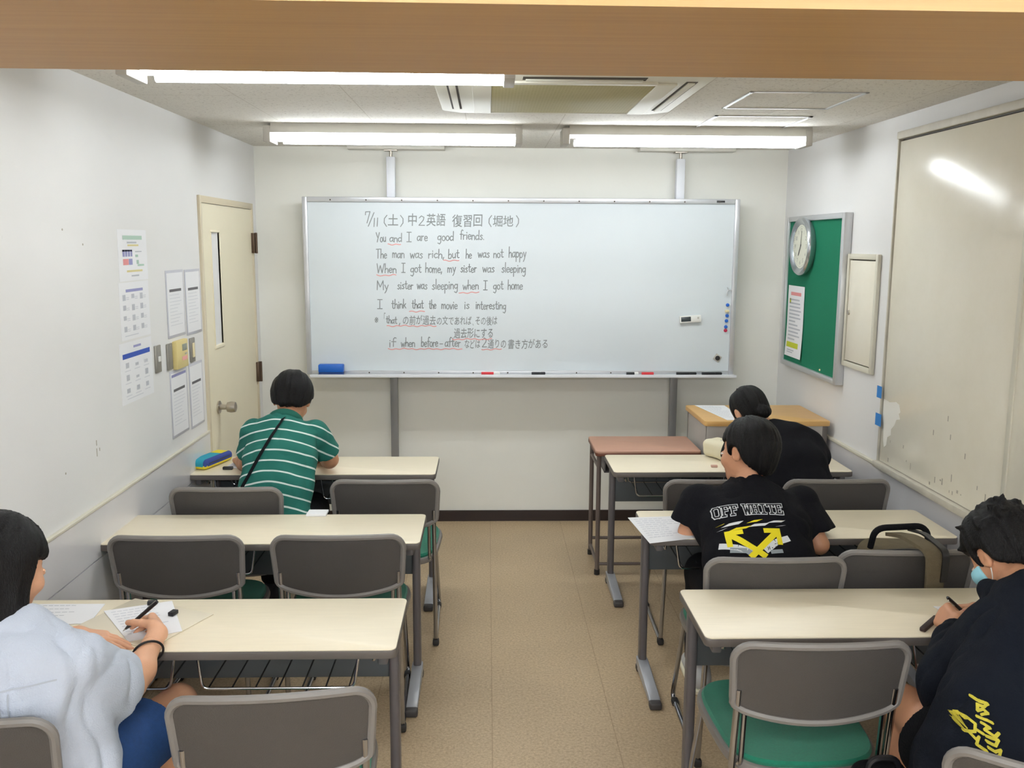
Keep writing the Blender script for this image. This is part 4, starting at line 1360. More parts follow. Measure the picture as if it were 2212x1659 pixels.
def npmesh(name, parts, m, parent=None, origin=(0, 0, 0), matfn=None):
    """one mesh object from one or more (verts, quads) pieces"""
    vs, fs, k = [], [], 0
    for v, q in parts:
        vs.append(v - A3(origin)); fs.append(q + k); k += len(v)
    vs, fs = np.concatenate(vs), np.concatenate(fs)
    me = bpy.data.meshes.new(name)
    me.vertices.add(len(vs)); me.vertices.foreach_set('co', vs.astype(np.float32).ravel())
    me.loops.add(len(fs) * 4); me.loops.foreach_set('vertex_index', fs.astype(np.int32).ravel())
    me.polygons.add(len(fs)); me.polygons.foreach_set('loop_start', np.arange(0, len(fs) * 4, 4, dtype=np.int32))
    for k in (m if isinstance(m, (list, tuple)) else [m]):
        me.materials.append(k)
    if matfn is not None:
        cen = vs[fs].mean(1) + A3(origin)
        me.polygons.foreach_set('material_index', matfn(cen).astype(np.int32))
    me.update(calc_edges=True)
    me.validate()
    me.shade_smooth()
    o = bpy.data.objects.new(name, me)
    COL.objects.link(o)
    if parent is not None: o.parent = parent
    return o
def frame(fwd, up):
    f = unit(fwd)
    u = A3(up) - f * (A3(up) @ f)
    u = unit(u)
    r = np.cross(f, u)
    return np.stack([r, f, u], 1)      # columns: right, forward, up

def hand_parts(wr, d, n, right, curls, s=1.0, spread=0.0, thumb=(0.55, 0.75, 0.35), thumb_bend=0.5):
    """palm, four bent fingers and thumb as tapered capsules: d wrist to knuckles, n the way the palm faces"""
    d = unit(d); n = unit(A3(n) - d * (A3(n) @ d))
    t = np.cross(d, n) * (1 if right else -1)
    wr = A3(wr)
    palm, fing = [], []
    offs = (0.029, 0.010, -0.009, -0.027)
    lens = ((0.040, 0.025, 0.020), (0.045, 0.028, 0.021), (0.041, 0.026, 0.020), (0.032, 0.020, 0.017))
    kn = (0.082, 0.086, 0.081, 0.072)
    for i in range(4):
        k = wr + (d * kn[i] + t * offs[i]) * s
        palm.append((wr + (d * 0.012 + t * offs[i] * 0.55) * s, k, 0.0145 * s, 0.0125 * s))
        dirv = unit(d + t * spread * (1.5 - i))
        p = k
        nn = n
        for j in range(3):
            a = curls[i][j] if isinstance(curls[i], (tuple, list)) else curls[i] * (1.0, 1.1, 0.7)[j]
            dirv, nn = dirv * math.cos(a) + nn * math.sin(a), nn * math.cos(a) - dirv * math.sin(a)
            q = p + dirv * lens[i][j] * s
            r0, r1 = (0.0092, 0.0082, 0.0074, 0.0062)[j:j + 2] if i < 3 else (0.0082, 0.0072, 0.0065, 0.0056)[j:j + 2]
            fing.append((i, p, q, r0 * s, r1 * s))
            p = q
    b0 = wr + (d * 0.022 + t * 0.024) * s
    td = unit(d * thumb[0] + t * thumb[1] + n * thumb[2])
    p = b0
    for j, L in enumerate((0.040, 0.032, 0.026)):
        q = p + td * L * s
        fing.append((4, p, q, (0.0135, 0.0105, 0.0092)[j] * s, (0.0105, 0.0092, 0.0075)[j] * s))
        p = q
        td = unit(td * math.cos(thumb_bend) + (d * 0.9 + n * 0.3 - t * 0.4) * math.sin(thumb_bend))
    return palm, fing
def hand_sdf(P, H):
    palm, fing = H
    d = None
    for a, b, ra, rb in palm:
        x = cap(P, a, b, ra, rb)
        d = x if d is None else smin(d, x, 0.012)
    for i in range(5):
        f = None
        for k, a, b, ra, rb in fing:
            if k == i:
                x = cap(P, a, b, ra, rb)
                f = x if f is None else smin(f, x, 0.003)
        d = smin(d, f, 0.008 if i == 4 else 0.004)
    return d

def head_sdf(P, hc, R, s):
    q = (P - hc) @ R / s
    d = ell(q, (0, -0.012, 0.022), (0.074, 0.093, 0.094))
    d = smin(d, ell(q, (0, 0.022, -0.042), (0.060, 0.066, 0.070)), 0.035)
    d = smin(d, ell(q, (0, 0.056, -0.085), (0.026, 0.026, 0.022)), 0.03)
    for x in (-1, 1):
        d = smin(d, ell(q, (x * 0.040, 0.055, -0.026), (0.026, 0.026, 0.022)), 0.02)
        d = smax(d, -ell(q, (x * 0.032, 0.092, 0.004), (0.017, 0.014, 0.010)), 0.012)
        d = smin(d, ell(q, (x * 0.031, 0.079, 0.003), (0.0125, 0.0115, 0.0095)), 0.002)
        er = ell(q, (x * 0.078, -0.012, -0.006), (0.010, 0.020, 0.031))
        er = smax(er, -ell(q, (x * 0.088, -0.006, -0.004), (0.007, 0.011, 0.018)), 0.004)
        d = smin(d, er, 0.006)
    d = smin(d, cap(q, (0, 0.084, 0.008), (0, 0.102, -0.026), 0.0065, 0.0105), 0.012)
    d = smin(d, ell(q, (0, 0.086, -0.058), (0.021, 0.010, 0.0065)), 0.006)
    d = smax(d, -ell(q, (0, 0.098, -0.0585), (0.019, 0.006, 0.0016)), 0.003)
    return d * s

SKIN_OPT = {}
def skin_mats(key, col):
    m = mat('skin_' + key, col, 0.48, noise=(25.0, 0.05), bump=(180.0, 0.08), spec=0.4)
    m.node_tree.nodes['Principled BSDF'].inputs['Subsurface Weight'].default_value = 0.12
    m.node_tree.nodes['Principled BSDF'].inputs['Subsurface Radius'].default_value = (0.012, 0.005, 0.003)
    return m
M['eye_white'] = mat('eye_white', rgb(235, 232, 226), 0.2)
M['eye_iris'] = mat('dark_brown_iris', rgb(38, 26, 20), 0.15)
M['lip'] = mat('lip', rgb(188, 116, 100), 0.45)
M['hair'] = mat('black_hair', rgb(14, 12, 13), 0.45, noise=(60.0, 0.3), bump=(90.0, 0.5), stretch=(6, 6, 0.6), spec=0.22)

def make_person(J, label, skin, hands=(), res=0.0055, legs=True):
    """J holds joints in world metres; the whole body is one surface, clothes and hair are laid over it"""
    hc, R, hs = A3(J['head']), frame(J['face'], J['crown']), J.get('hs', 1.0)
    lat = unit(A3(J['shR']) - A3(J['shL']))
    org = A3(J['hip'])
    T = J['torso']
    def body(P, with_hands=True):
        d = chain(P, [p for p, r in T], [(r[0] - 0.012, r[1] - 0.012) for p, r in T], lat, 0.04)
        for s in 'LR':
            d = smin(d, cap(P, J['sh' + s], J['el' + s], 0.045, 0.036), 0.03)
            d = smin(d, cap(P, J['el' + s], J['wr' + s], 0.036, 0.024), 0.012)
            d = smin(d, ell(P, A3(J['el' + s]) * 0.72 + A3(J['wr' + s]) * 0.28, (0.040, 0.040, 0.040)), 0.03)
            if legs:
                d = smin(d, cap(P, J['hp' + s], J['kn' + s], 0.080, 0.052), 0.03)
                d = smin(d, cap(P, J['kn' + s], J['an' + s], 0.052, 0.032), 0.015)
                d = smin(d, ell(P, A3(J['kn' + s]) * 0.68 + A3(J['an' + s]) * 0.32 + A3((0, -0.012, 0)), (0.052, 0.056, 0.09)), 0.03)
                d = smin(d, cap(P, A3(J['an' + s]) + A3((0, -0.02, -0.045)), A3(J['to' + s]), 0.032, 0.024), 0.02)
        nb = A3(J['neck'])
        d = smin(d, cap(P, nb - 0.03 * unit(hc - nb), hc - R[:, 2] * 0.05 * hs - R[:, 1] * 0.02 * hs, 0.056 * hs, 0.050 * hs), 0.025)
        d = smin(d, head_sdf(P, hc, R, hs), 0.012)
        return d
    H = {}
    for s in 'LR':
        hp = J.get('hand' + s)
        if hp is None:
            dv = unit(A3(J['wr' + s]) - A3(J['el' + s]))
            hp = dict(d=dv, n=(0, 0, -1), curls=(0.35, 0.4, 0.45, 0.5))
        H[s] = hand_parts(J['wr' + s], hp['d'], hp['n'], s == 'R', hp['curls'], J.get('hscale', 0.95), hp.get('spread', 0.0), hp.get('thumb', (0.55, 0.75, 0.35)), hp.get('thumb_bend', 0.5))
    def main(P):
        return body(P)
    allp = np.array([A3(J[k]) for k in J if k[:2] in ('sh', 'el', 'wr', 'hp', 'kn', 'an', 'to', 'ne') and k != 'torso'] + [hc] + [A3(p) for p, r in T])
    lo, hi = allp.min(0) - 0.17, allp.max(0) + 0.17
    if not legs:
        lo[2] = max(lo[2], 0.3)
    parts = [surf(main, lo, hi, res)]
    for s in 'LR':
        w = A3(J['wr' + s]); a = unit(w - A3(J['el' + s]))
        fine = s in hands
        pl = w - a * 0.055
        def hf(P, s=s, w=w, a=a, pl=pl):
            d = smin(cap(P, J['el' + s], J['wr' + s], 0.036, 0.024), hand_sdf(P, H[s]), 0.018)
            return np.maximum(d - 0.0008, -((P - pl) @ a))
        pts = np.array([x for g in H[s][0] for x in g[:2]] + [x for g in H[s][1] for x in g[1:3]] + [w, pl])
        parts.append(surf(hf, pts.min(0) - 0.045, pts.max(0) + 0.045, 0.0024 if fine else 0.0045))
    eyes = [hc + R @ (A3((x * 0.031, 0.082, 0.003)) * hs) for x in (-1, 1)]
    def mf(c):
        q = (c - hc) @ R / hs
        out = np.zeros(len(c), int)
        for x in (-1, 1):
            e = (np.abs(q[:, 0] - x * 0.031) / 0.0115) ** 2 + (np.abs(q[:, 2] - 0.003) / 0.0058) ** 2
            fr = q[:, 1] > 0.07
            out[(e < 1) & fr] = 1
            out[(e < 1) & fr & (np.abs(q[:, 0] - x * 0.031) < 0.005)] = 2
            br = (np.abs(q[:, 0] - x * 0.033) < 0.017) & (np.abs(q[:, 2] - 0.022) < 0.003) & (q[:, 1] > 0.06)
            out[br] = 4
        out[(np.abs(q[:, 0]) < 0.020) & (np.abs(q[:, 2] + 0.058) < 0.0065) & (q[:, 1] > 0.085)] = 3
        return out
    o = npmesh('person', parts, [skin, M['eye_white'], M['eye_iris'], M['lip'], M['hair']], None, org, mf)
    o.location = org
    tag(o, label, 'person')
    J['_'] = (hc, R, hs, lat, org, body)
    J['pinch'] = {s: (H[s][1][2][2] + H[s][1][14][2]) / 2 for s in 'LR'}
    return o

def hair_mesh(o, J, f, extra=None, res=0.0045, name='hair', m=None, lo=(-0.16, -0.2, -0.32), hi=(0.16, 0.16, 0.17)):
    hc, R, hs, lat, org, body = J['_']
    def g(P):
        q = (P - hc) @ R / hs
        d = f(q)
        th = np.arctan2(q[:, 0], q[:, 1])
        st = vnoise(np.stack([th * 9, np.linalg.norm(q[:, :2], axis=1) * 20, q[:, 2] * 7], 1), (1, 1, 1), 3)
        st2 = vnoise(np.stack([th * 26, np.linalg.norm(q[:, :2], axis=1) * 30, q[:, 2] * 12], 1), (1, 1, 1), 5)
        d = (d + 0.008 * st + 0.004 * st2) * hs
        if extra is not None:
            d = extra(P, d)
        return d
    cs = np.array([[x, y, z] for x in (lo[0], hi[0]) for y in (lo[1], hi[1]) for z in (lo[2], hi[2])]) * hs @ R.T + hc
    return npmesh(name, [surf(g, cs.min(0), cs.max(0), res)], m or M['hair'], o, org)

def cloth(o, J, name, f, lo, hi, m, res=0.0055, wr=0.006, seed=0, stretch=(9, 9, 5), wr2=0.003, fr=(13, 13, 8)):
    org = J['_'][4]
    def g(P):
        d = f(P)
        n1 = vnoise(P + 0.03 * vnoise(P, (11, 11, 11), seed + 9)[:, None], stretch, seed)
        n2 = 0.5 - np.abs(vnoise(P + 0.04 * vnoise(P, (9, 9, 9), seed + 4)[:, None], fr, seed + 2) * 2) ** 0.75
        return d + wr * n1 * 2 + wr2 * n2
    return npmesh(name, [surf(g, A3(lo), A3(hi), res)], m, o, org)

def short_hair(side=-0.02, back=-0.085, thick=1.0, fringe=0.045, puff=(0.093, 0.108, 0.108)):
    """a cap of hair open over the face and ears"""
    def f(q):
        d = ell(q, (0, -0.024, 0.028), puff)
        d = smin(d, ell(q, (0, -0.045, -0.03), (0.078, 0.068, 0.075)), 0.02)
        face = smax(-(q[:, 1] - 0.035 - 0.35 * (q[:, 2] - fringe)), q[:, 2] - fringe, 0.02)       # region ahead of the temples
        d = smax(d, -face * -1 if False else -np.maximum(-(q[:, 1] - 0.030), (q[:, 2] - fringe)) * 1.0, 0.012)
        low = np.where(q[:, 1] > -0.03, side, side + (back - side) * np.clip((-0.03 - q[:, 1]) / 0.05, 0, 1))
        d = smax(d, low - q[:, 2], 0.012)
        ear = ell(q, (0.088, -0.008, -0.016), (0.024, 0.026, 0.036))
        ear = np.minimum(ear, ell(q, (-0.088, -0.008, -0.016), (0.024, 0.026, 0.036)))
        return smax(d, -ear, 0.01)
    return f

def project_decal(target, pts2d_fn, direction):
    """BVH of a cloth mesh for laying prints and straps on it"""
    me = target.data
    off = target.matrix_world.translation + (target.parent.location if target.parent else V(0, 0, 0))
    return BVHTree.FromPolygons([v.co + off for v in me.vertices], [p.vertices[:] for p in me.polygons])
def cloth_bvh(o, base):
    me = o.data
    return BVHTree.FromPolygons([v.co + V(*base) for v in me.vertices], [tuple(p.vertices) for p in me.polygons])

# ================================================================== the girl in the light blue shirt
SK1 = skin_mats('light', rgb(226, 172, 138))
SK2 = skin_mats('tan', rgb(206, 150, 116))
J = dict(hip=(-1.07, 2.06, 0.50), neck=(-1.10, 2.00, 0.925), head=(-1.128, 2.065, 1.045), face=(0.42, 0.86, -0.42), crown=(0.10, 0.30, 0.95), hs=0.98,
         shL=(-1.275, 2.01, 0.865), shR=(-0.94, 1.99, 0.86),
         elL=(-1.34, 2.24, 0.72), wrL=(-1.135, 2.41, 0.725), elR=(-0.905, 2.195, 0.685), wrR=(-0.908, 2.398, 0.735),
         hpL=(-1.17, 2.06, 0.50), knL=(-1.20, 2.45, 0.50), anL=(-1.20, 2.52, 0.10), toL=(-1.20, 2.64, 0.035),
         hpR=(-0.965, 2.06, 0.51), knR=(-0.875, 2.43, 0.51), anR=(-0.985, 2.60, 0.10), toR=(-1.02, 2.74, 0.04),
         handL=dict(d=(0.98, -0.12, -0.06), n=(0.0, -0.12, -1), curls=(0.10, 0.12, 0.14, 0.2), spread=0.06, thumb=(0.75, 0.65, 0.1), thumb_bend=0.12),
         handR=dict(d=(-0.30, 0.86, -0.08), n=(-0.76, -0.40, -0.50), curls=((0.62, 0.75, 0.30), (0.80, 0.95, 0.5), (0.95, 1.2, 0.7), (1.05, 1.3, 0.8)), thumb=(0.62, 0.42, 0.66), thumb_bend=0.22))
J['torso'] = [((-1.07, 2.06, 0.52), (0.155, 0.115)), ((-1.08, 2.02, 0.66), (0.135, 0.10)), ((-1.09, 1.99, 0.79), (0.145, 0.105)), ((-1.10, 1.99, 0.875), (0.125, 0.07))]
girl = make_person(J, 'girl with black bobbed hair in a light blue shirt writing at the nearest left desk', SK1, hands='LR')
JG = J
def bob(q):
    d = ell(q, (0, -0.030, 0.026), (0.094, 0.108, 0.108))
    d = smin(d, chain(q, [(0, -0.02, 0.02), (0, -0.024, -0.10), (0, -0.026, -0.165)], [(0.092, 0.104), (0.100, 0.098), (0.092, 0.086)], (1, 0, 0)), 0.03)
    d = smax(d, -0.185 - 0.25 * (q[:, 1] + 0.02) - q[:, 2], 0.01)
    face = np.maximum(np.maximum(-(q[:, 1] - 0.030 + 0.10 * (q[:, 2] + 0.03)), q[:, 2] - 0.030), np.abs(q[:, 0]) - 0.3)
    return smax(d, -face, 0.03)
hair_mesh(girl, J, bob)
SH1 = mat('pale_blue_linen', rgb(196, 204, 219), 0.85, noise=(14.0, 0.05), bump=(260.0, 0.3), sheen=0.15)
def f(P):
    d = chain(P, [(-1.075, 2.05, 0.44), (-1.075, 2.04, 0.55), (-1.085, 2.01, 0.68), (-1.095, 1.985, 0.80), (-1.10, 1.985, 0.875), (-1.10, 2.0, 0.905)],
              [(0.205, 0.165), (0.192, 0.145), (0.180, 0.130), (0.183, 0.128), (0.165, 0.098), (0.085, 0.075)], (1, 0.02, 0), 0.04)
    for sh, el, en in ((J['shL'], J['elL'], 0.80), (J['shR'], J['elR'], 0.80)):
        sh, el = A3(sh), A3(el)
        ax = unit(el - sh)
        e = sh + (el - sh) * en
        dn = A3((-0.008, -0.012, -0.036))
        s1 = smin(cap(P, sh, el, 0.060, 0.056), cap(P, sh + dn * 0.3, el + dn, 0.058, 0.072), 0.03)
        s1 = smax(s1, (P - e) @ unit(ax + A3((0, 0.1, 0.25))), 0.006)
        s1 = smax(s1, -np.maximum(smin(cap(P, sh + (el - sh) * 0.55, el + ax * 0.1, 0.044, 0.047), cap(P, sh + (el - sh) * 0.55 + dn * 0.5, el + ax * 0.1 + dn, 0.044, 0.064), 0.02), -((P - sh) @ ax - 0.12)), 0.008)
        d = smin(d, s1, 0.03)
    d = smax(d, 0.475 - P[:, 2], 0.01)
    d = smax(d, -cap(P, (-1.10, 2.0, 0.90), (-1.11, 2.04, 1.05), 0.058, 0.075), 0.008)
    return d
shirt = cloth(girl, J, 'shirt', f, (-1.42, 1.80, 0.42), (-0.70, 2.36, 0.98), SH1, res=0.0048, wr=0.007, seed=3, stretch=(8, 8, 5), wr2=0.013, fr=(20, 20, 7))
bv = cloth_bvh(shirt, girl.location)
b = B()
def on_shirt(u, v):
    h = bv.ray_cast(V(u, 1.5, v), V(0, 1, 0))
    p = h[0] if h[0] is not None else V(u, 1.87, v)
    return V(p.x, p.y - 0.0022, p.z) - girl.location
ribbon(b, [(-1.24, 0.845), (-1.09, 0.842), (-0.945, 0.850)], 0.004, on_shirt, step=0.012)
ribbon(b, [(-1.235, 0.835), (-1.235, 0.62)], 0.003, on_shirt, step=0.012)
ribbon(b, [(-1.03, 0.836), (-1.025, 0.58)], 0.0035, on_shirt, step=0.012)
ribbon(b, [(-1.045, 0.836), (-1.045, 0.70)], 0.0025, on_shirt, step=0.012)
obj('back_seams', b, mat('shirt_stitching', rgb(176, 182, 194), 0.9), shirt)
b = B()
cpath = []
for k in range(26):
    a = 2 * PI * k / 26
    cpath.append((-1.10 + 0.070 * math.cos(a), 2.005 + 0.066 * math.sin(a), 0.915 + 0.012 * math.sin(a + 0.3)))
tube(b, [V(*p) - girl.location for p in cpath], 0.013, 10, closed=True, flat=1.3)
obj('collar', b, SH1, girl)
SHO = mat('blue_denim', rgb(22, 62, 116), 0.85, noise=(90.0, 0.15), bump=(320.0, 0.3))
def f(P):
    d = chain(P, [(-1.07, 2.05, 0.49), (-1.07, 2.05, 0.56)], [(0.185, 0.125), (0.16, 0.115)], (1, 0, 0), 0.04)
    for hp, kn in ((J['hpL'], J['knL']), (J['hpR'], J['knR'])):
        hp, kn = A3(hp), A3(kn)
        ax = unit(kn - hp)
        s1 = smax(cap(P, hp, kn, 0.104, 0.096), (P - (hp + (kn - hp) * 0.62)) @ ax, 0.006)
        s1 = smax(s1, -np.maximum(cap(P, hp, kn + ax * 0.1, 0.080, 0.070), -((P - hp) @ ax - 0.20)), 0.004)
        d = smin(d, s1, 0.03)
    return smax(d, 0.452 - P[:, 2], 0.008)
cloth(girl, J, 'shorts', f, (-1.35, 1.86, 0.42), (-0.74, 2.36, 0.65), SHO, wr=0.004, seed=6)
SHW = mat('off_white_shoe', rgb(206, 200, 188), 0.6)
M['sole'] = mat('white_sole', rgb(236, 230, 206), 0.6)
def shoes(o, J, up, sole):
    for s in 'LR':
        an, to = A3(J['an' + s]), A3(J['to' + s])
        dv = unit(A3((to[0] - an[0], to[1] - an[1], 0)))
        base = A3((an[0], an[1], max(an[2] - 0.1, 0.0)))
        heel, toe = base - dv * 0.045, base + dv * 0.165
        def fs(P):
            d = smin(cap(P, heel + A3((0, 0, 0.05)), toe + A3((0, 0, 0.036)), 0.044, 0.034), cap(P, an + A3((0, 0, -0.03)), an + A3((0, 0, 0.0)), 0.046, 0.044), 0.03)
            d = smax(d, an[2] + 0.005 - P[:, 2] - 0.02 if False else P[:, 2] - (an[2] + 0.012), 0.006)
            return smax(d, base[2] + 0.012 - P[:, 2], 0.004)
        pts = np.stack([heel, toe, an])
        sh = npmesh('shoe', [surf(fs, pts.min(0) - 0.07, pts.max(0) + 0.07, 0.005)], up, o, J['_'][4])
        def fl(P):
            return smax(cap(P * A3((1, 1, 0)), heel * A3((1, 1, 0)), toe * A3((1, 1, 0)), 0.048, 0.04), np.abs(P[:, 2] - base[2] - 0.012) - 0.012, 0.004)
        npmesh('sole', [surf(fl, pts.min(0) - 0.07, pts.max(0) + 0.07, 0.005)], sole, sh, (0, 0, 0)).location = -V(*J['_'][4])
shoes(girl, J, SHW, M['sole'])
# hair tie worn on the writing wrist
b = B()
el, w = A3(J['elR']), A3(J['wrR'])
ax = unit(w - el)
u = unit(np.cross(ax, (0, 0, 1))); v = np.cross(ax, u)
cc = el + (w - el) * 0.62
tube(b, [V(*(cc + ax * 0.018 * math.cos(a) + (u * math.cos(a) + v * math.sin(a)) * 0.0345 - A3((0, 0, 0.002)))) - girl.location for a in [2 * PI * k / 30 for k in range(30)]], 0.0032, 8, closed=True)
obj('wrist_band', b, M['black_plastic'], girl)

def pen(tip, top, label, r=0.0052, m='black_plastic'):
    tip, top = V(*tip), V(*top)
    t = thing('pen', label, 'pen', tip)
    d = (top - tip)
    L = d.length
    d.normalize()
    b = B(); tube(b, [d * 0.014, d * 0.03, d * L * 0.75, d * L * 0.97, d * L], [r * 0.6, r, r * 1.05, r * 0.95, r * 0.7], 12); obj('barrel', b, M[m], t)
    b = B(); tube(b, [V(0, 0, 0), d * 0.015], [0.0008, r * 0.62], 10); obj('nib', b, M['steel'], t)
    sd = d.orthogonal().normalized() * (r * 1.25)
    b = B(); tube(b, [sd + d * L * 0.72, sd + d * L * 0.96, sd * 0.4 + d * L * 0.97], 0.0014, 6); obj('clip', b, M['steel'], t)
    return t
def pinch_pen(J, s, u, L, z0, label):
    c = J['pinch'][s]
    u = unit(u)
    tip = c - u * ((c[2] - z0) / u[2])
    return pen(tip, tip + u * L, label)
pinch_pen(JG, 'R', (0.118, -0.045, 0.105), 0.165, 0.7065, 'black pen held over the answer sheet by the girl in light blue')

def paper_sheet(name, label, cat, corners, z, lines=None, group=None, th=0.0012, curl=None, rnd_seed=1, lm='print_faint', nlines=10):
    """a sheet lying flat: corners far-left, far-right, near-right, near-left as (x, y)"""
    fl, fr, nr, nl = [V(*c) for c in corners]
    c0 = (fl + fr + nr + nl) / 4
    t = thing(name, label, cat, (c0.x, c0.y, z), 0, group)
    def at(u, v, h=0.0):
        p = (nl * (1 - u) + nr * u) * (1 - v) + (fl * (1 - u) + fr * u) * v - c0
        zz = curl(u, v) if curl else 0.0
        return V(p.x, p.y, zz + h)
    b = B()
    n = 8
    g = [[[b.verts.new(at(i / n, j / n, h)) for j in range(n + 1)] for i in range(n + 1)] for h in (0, th)]
    for gg in g:
        for i in range(n):
            for j in range(n):
                b.faces.new((gg[i][j], gg[i + 1][j], gg[i + 1][j + 1], gg[i][j + 1]))
    lp = lambda a: [r[0] for r in a] + a[-1][1:] + [r[-1] for r in a[::-1]][1:] + a[0][::-1][1:-1]
    a, c = lp(g[0]), lp(g[1])
    for i in range(len(a)):
        b.faces.new((a[i], a[(i + 1) % len(a)], c[(i + 1) % len(a)], c[i]))
    obj('paper', b, M['paper'], t, smooth=False)
    rr = random.Random(rnd_seed)
    b = B()
    for k in range(nlines):
        v = 0.9 - 0.8 * k / nlines
        u1 = rr.uniform(0.5, 0.92)
        m = 6
        for i in range(m):
            ua, ub = 0.08 + (u1 - 0.08) * i / m, 0.08 + (u1 - 0.08) * (i + 0.8) / m
            b.faces.new([b.verts.new(at(u, vv, th + 0.0004)) for u, vv in ((ua, v), (ub, v), (ub, v + 0.022), (ua, v + 0.022))])
    obj('text_lines', b, M[lm], t, smooth=False)
    return t
DT = HD
paper_sheet('worksheet', 'white worksheet under the writing hand of the girl in light blue', 'paper', ((-1.150, 2.625), (-0.972, 2.700), (-0.868, 2.478), (-0.995, 2.410)), DT + 0.0042, rnd_seed=3)
paper_sheet('worksheet', 'white printed sheets beside the girl, nearer the left wall', 'paper', ((-1.37, 2.690), (-1.172, 2.688), (-1.158, 2.545), (-1.37, 2.52)), DT + 0.0006, rnd_seed=4, lm='print_grey', nlines=5)
b = B(); box(b, (-0.16, -0.13, 0.0), (0.145, 0.125, 0.003), 0.001, rot=Matrix.Rotation(-0.42, 3, 'Z'), piv=(0, 0, 0))
o = obj('plastic_folder', b, mat('clear_cream_plastic', rgb(232, 222, 200), 0.25)); o.location = (-1.0, 2.548, DT + 0.0005); tag(o, 'cream plastic folder lying under the worksheet of the girl in light blue', 'folder')
for x, y, a, lab in ((-1.022, 2.672, 0.2, 'black end of a clip at the far edge of the worksheet'), (-0.932, 2.592, 1.3, 'short black eraser case to the right of the writing hand')):
    b = B(); box(b, (-0.014, -0.009, 0), (0.014, 0.009, 0.012), 0.002, rot=Matrix.Rotation(a, 3, 'Z'), piv=(0, 0, 0)); o = obj('eraser', b, M['black_plastic']); o.location = (x, y, DT + 0.0058); tag(o, lab, 'eraser')

# ================================================================== the boy in the green striped shirt
J = dict(hip=(-0.965, 3.985, 0.52), neck=(-0.945, 4.20, 0.965), head=(-0.930, 4.305, 1.055), face=(-0.10, 0.80, -0.60), crown=(0.0, 0.62, 0.80), hs=1.0,
         shL=(-1.085, 4.185, 0.925), shR=(-0.800, 4.190, 0.930),
         elL=(-1.135, 4.23, 0.765), wrL=(-1.215, 4.40, 0.735), elR=(-0.748, 4.265, 0.775), wrR=(-0.80, 4.42, 0.735),
         hpL=(-1.05, 3.99, 0.51), knL=(-1.08, 4.37, 0.50), anL=(-1.08, 4.42, 0.10), toL=(-1.08, 4.54, 0.035),
         hpR=(-0.885, 3.99, 0.51), knR=(-0.86, 4.37, 0.50), anR=(-0.87, 4.40, 0.10), toR=(-0.87, 4.52, 0.035),
         handL=dict(d=(-0.25, 0.95, -0.12), n=(0.1, -0.15, -1), curls=(0.3, 0.35, 0.4, 0.45), spread=0.05),
         handR=dict(d=(-0.55, 0.8, -0.05), n=(-0.3, -0.3, -0.9), curls=((0.7, 0.8, 0.4), (0.8, 0.9, 0.5), (0.9, 1.1, 0.6), (1.0, 1.2, 0.7))))
J['torso'] = [((-0.965, 3.98, 0.53), (0.150, 0.105)), ((-0.962, 4.02, 0.67), (0.135, 0.098)), ((-0.955, 4.10, 0.80), (0.140, 0.10)), ((-0.948, 4.175, 0.91), (0.120, 0.07))]
boy = make_person(J, 'boy in a green shirt with white stripes, leaning over a far desk', SK2, hands='L')
JB = J
hair_mesh(boy, J, short_hair(side=-0.022, back=-0.075, puff=(0.100, 0.114, 0.112)))

def stripe_material():
    w = NT('green_shirt_white_stripes')
    tc = w.n('ShaderNodeTexCoord')
    sx = w.n('ShaderNodeSeparateXYZ')
    w.l(tc.outputs['Object'], sx.inputs['Vector'])
    nz = w.n('ShaderNodeTexNoise', Scale=5.0, Detail=2.0)
    w.l(tc.outputs['Object'], nz.inputs['Vector'])
    ad = w.n('ShaderNodeMath', _operation='MULTIPLY_ADD')
    w.l(nz.outputs['Fac'], ad.inputs[0]); ad.inputs[1].default_value = 0.030
    # lines follow the trunk, which leans forward: height along the back plus a sag at the flanks
    d1 = w.n('ShaderNodeMath', _operation='MULTIPLY_ADD')
    w.l(sx.outputs['Y'], d1.inputs[0]); d1.inputs[1].default_value = 0.42
    w.l(sx.outputs['Z'], d1.inputs[2])
    ab = w.n('ShaderNodeMath', _operation='MULTIPLY'); w.l(sx.outputs['X'], ab.inputs[0]); w.l(sx.outputs['X'], ab.inputs[1])
    d2 = w.n('ShaderNodeMath', _operation='MULTIPLY_ADD')
    w.l(ab.outputs[0], d2.inputs[0]); d2.inputs[1].default_value = 0.9
    w.l(d1.outputs[0], d2.inputs[2])
    w.l(d2.outputs[0], ad.inputs[2])
    m = w.n('ShaderNodeMath', _operation='MULTIPLY'); m.inputs[1].default_value = 1 / 0.0545
    w.l(ad.outputs[0], m.inputs[0])
    fr = w.n('ShaderNodeMath', _operation='FRACT'); w.l(m.outputs[0], fr.inputs[0])
    lt = w.n('ShaderNodeMath', _operation='LESS_THAN'); lt.inputs[1].default_value = 0.15
    w.l(fr.outputs[0], lt.inputs[0])
    mx = w.n('ShaderNodeMix', _data_type='RGBA')
    mx.inputs['A'].default_value = rgb(30, 108, 96)
    mx.inputs['B'].default_value = rgb(214, 226, 220)
    w.l(lt.outputs[0], mx.inputs['Factor'])
    w.l(mx.outputs['Result'], w.b.inputs['Base Color'])
    w.b.inputs['Roughness'].default_value = 0.9
    bn = w.n('ShaderNodeTexNoise', Scale=300.0)
    w.l(tc.outputs['Object'], bn.inputs['Vector'])
    bp = w.n('ShaderNodeBump', Strength=0.25, Distance=0.004)
    w.l(bn.outputs['Fac'], bp.inputs['Height'])
    w.l(bp.outputs['Normal'], w.b.inputs['Normal'])
    return w.m
SHG = stripe_material()
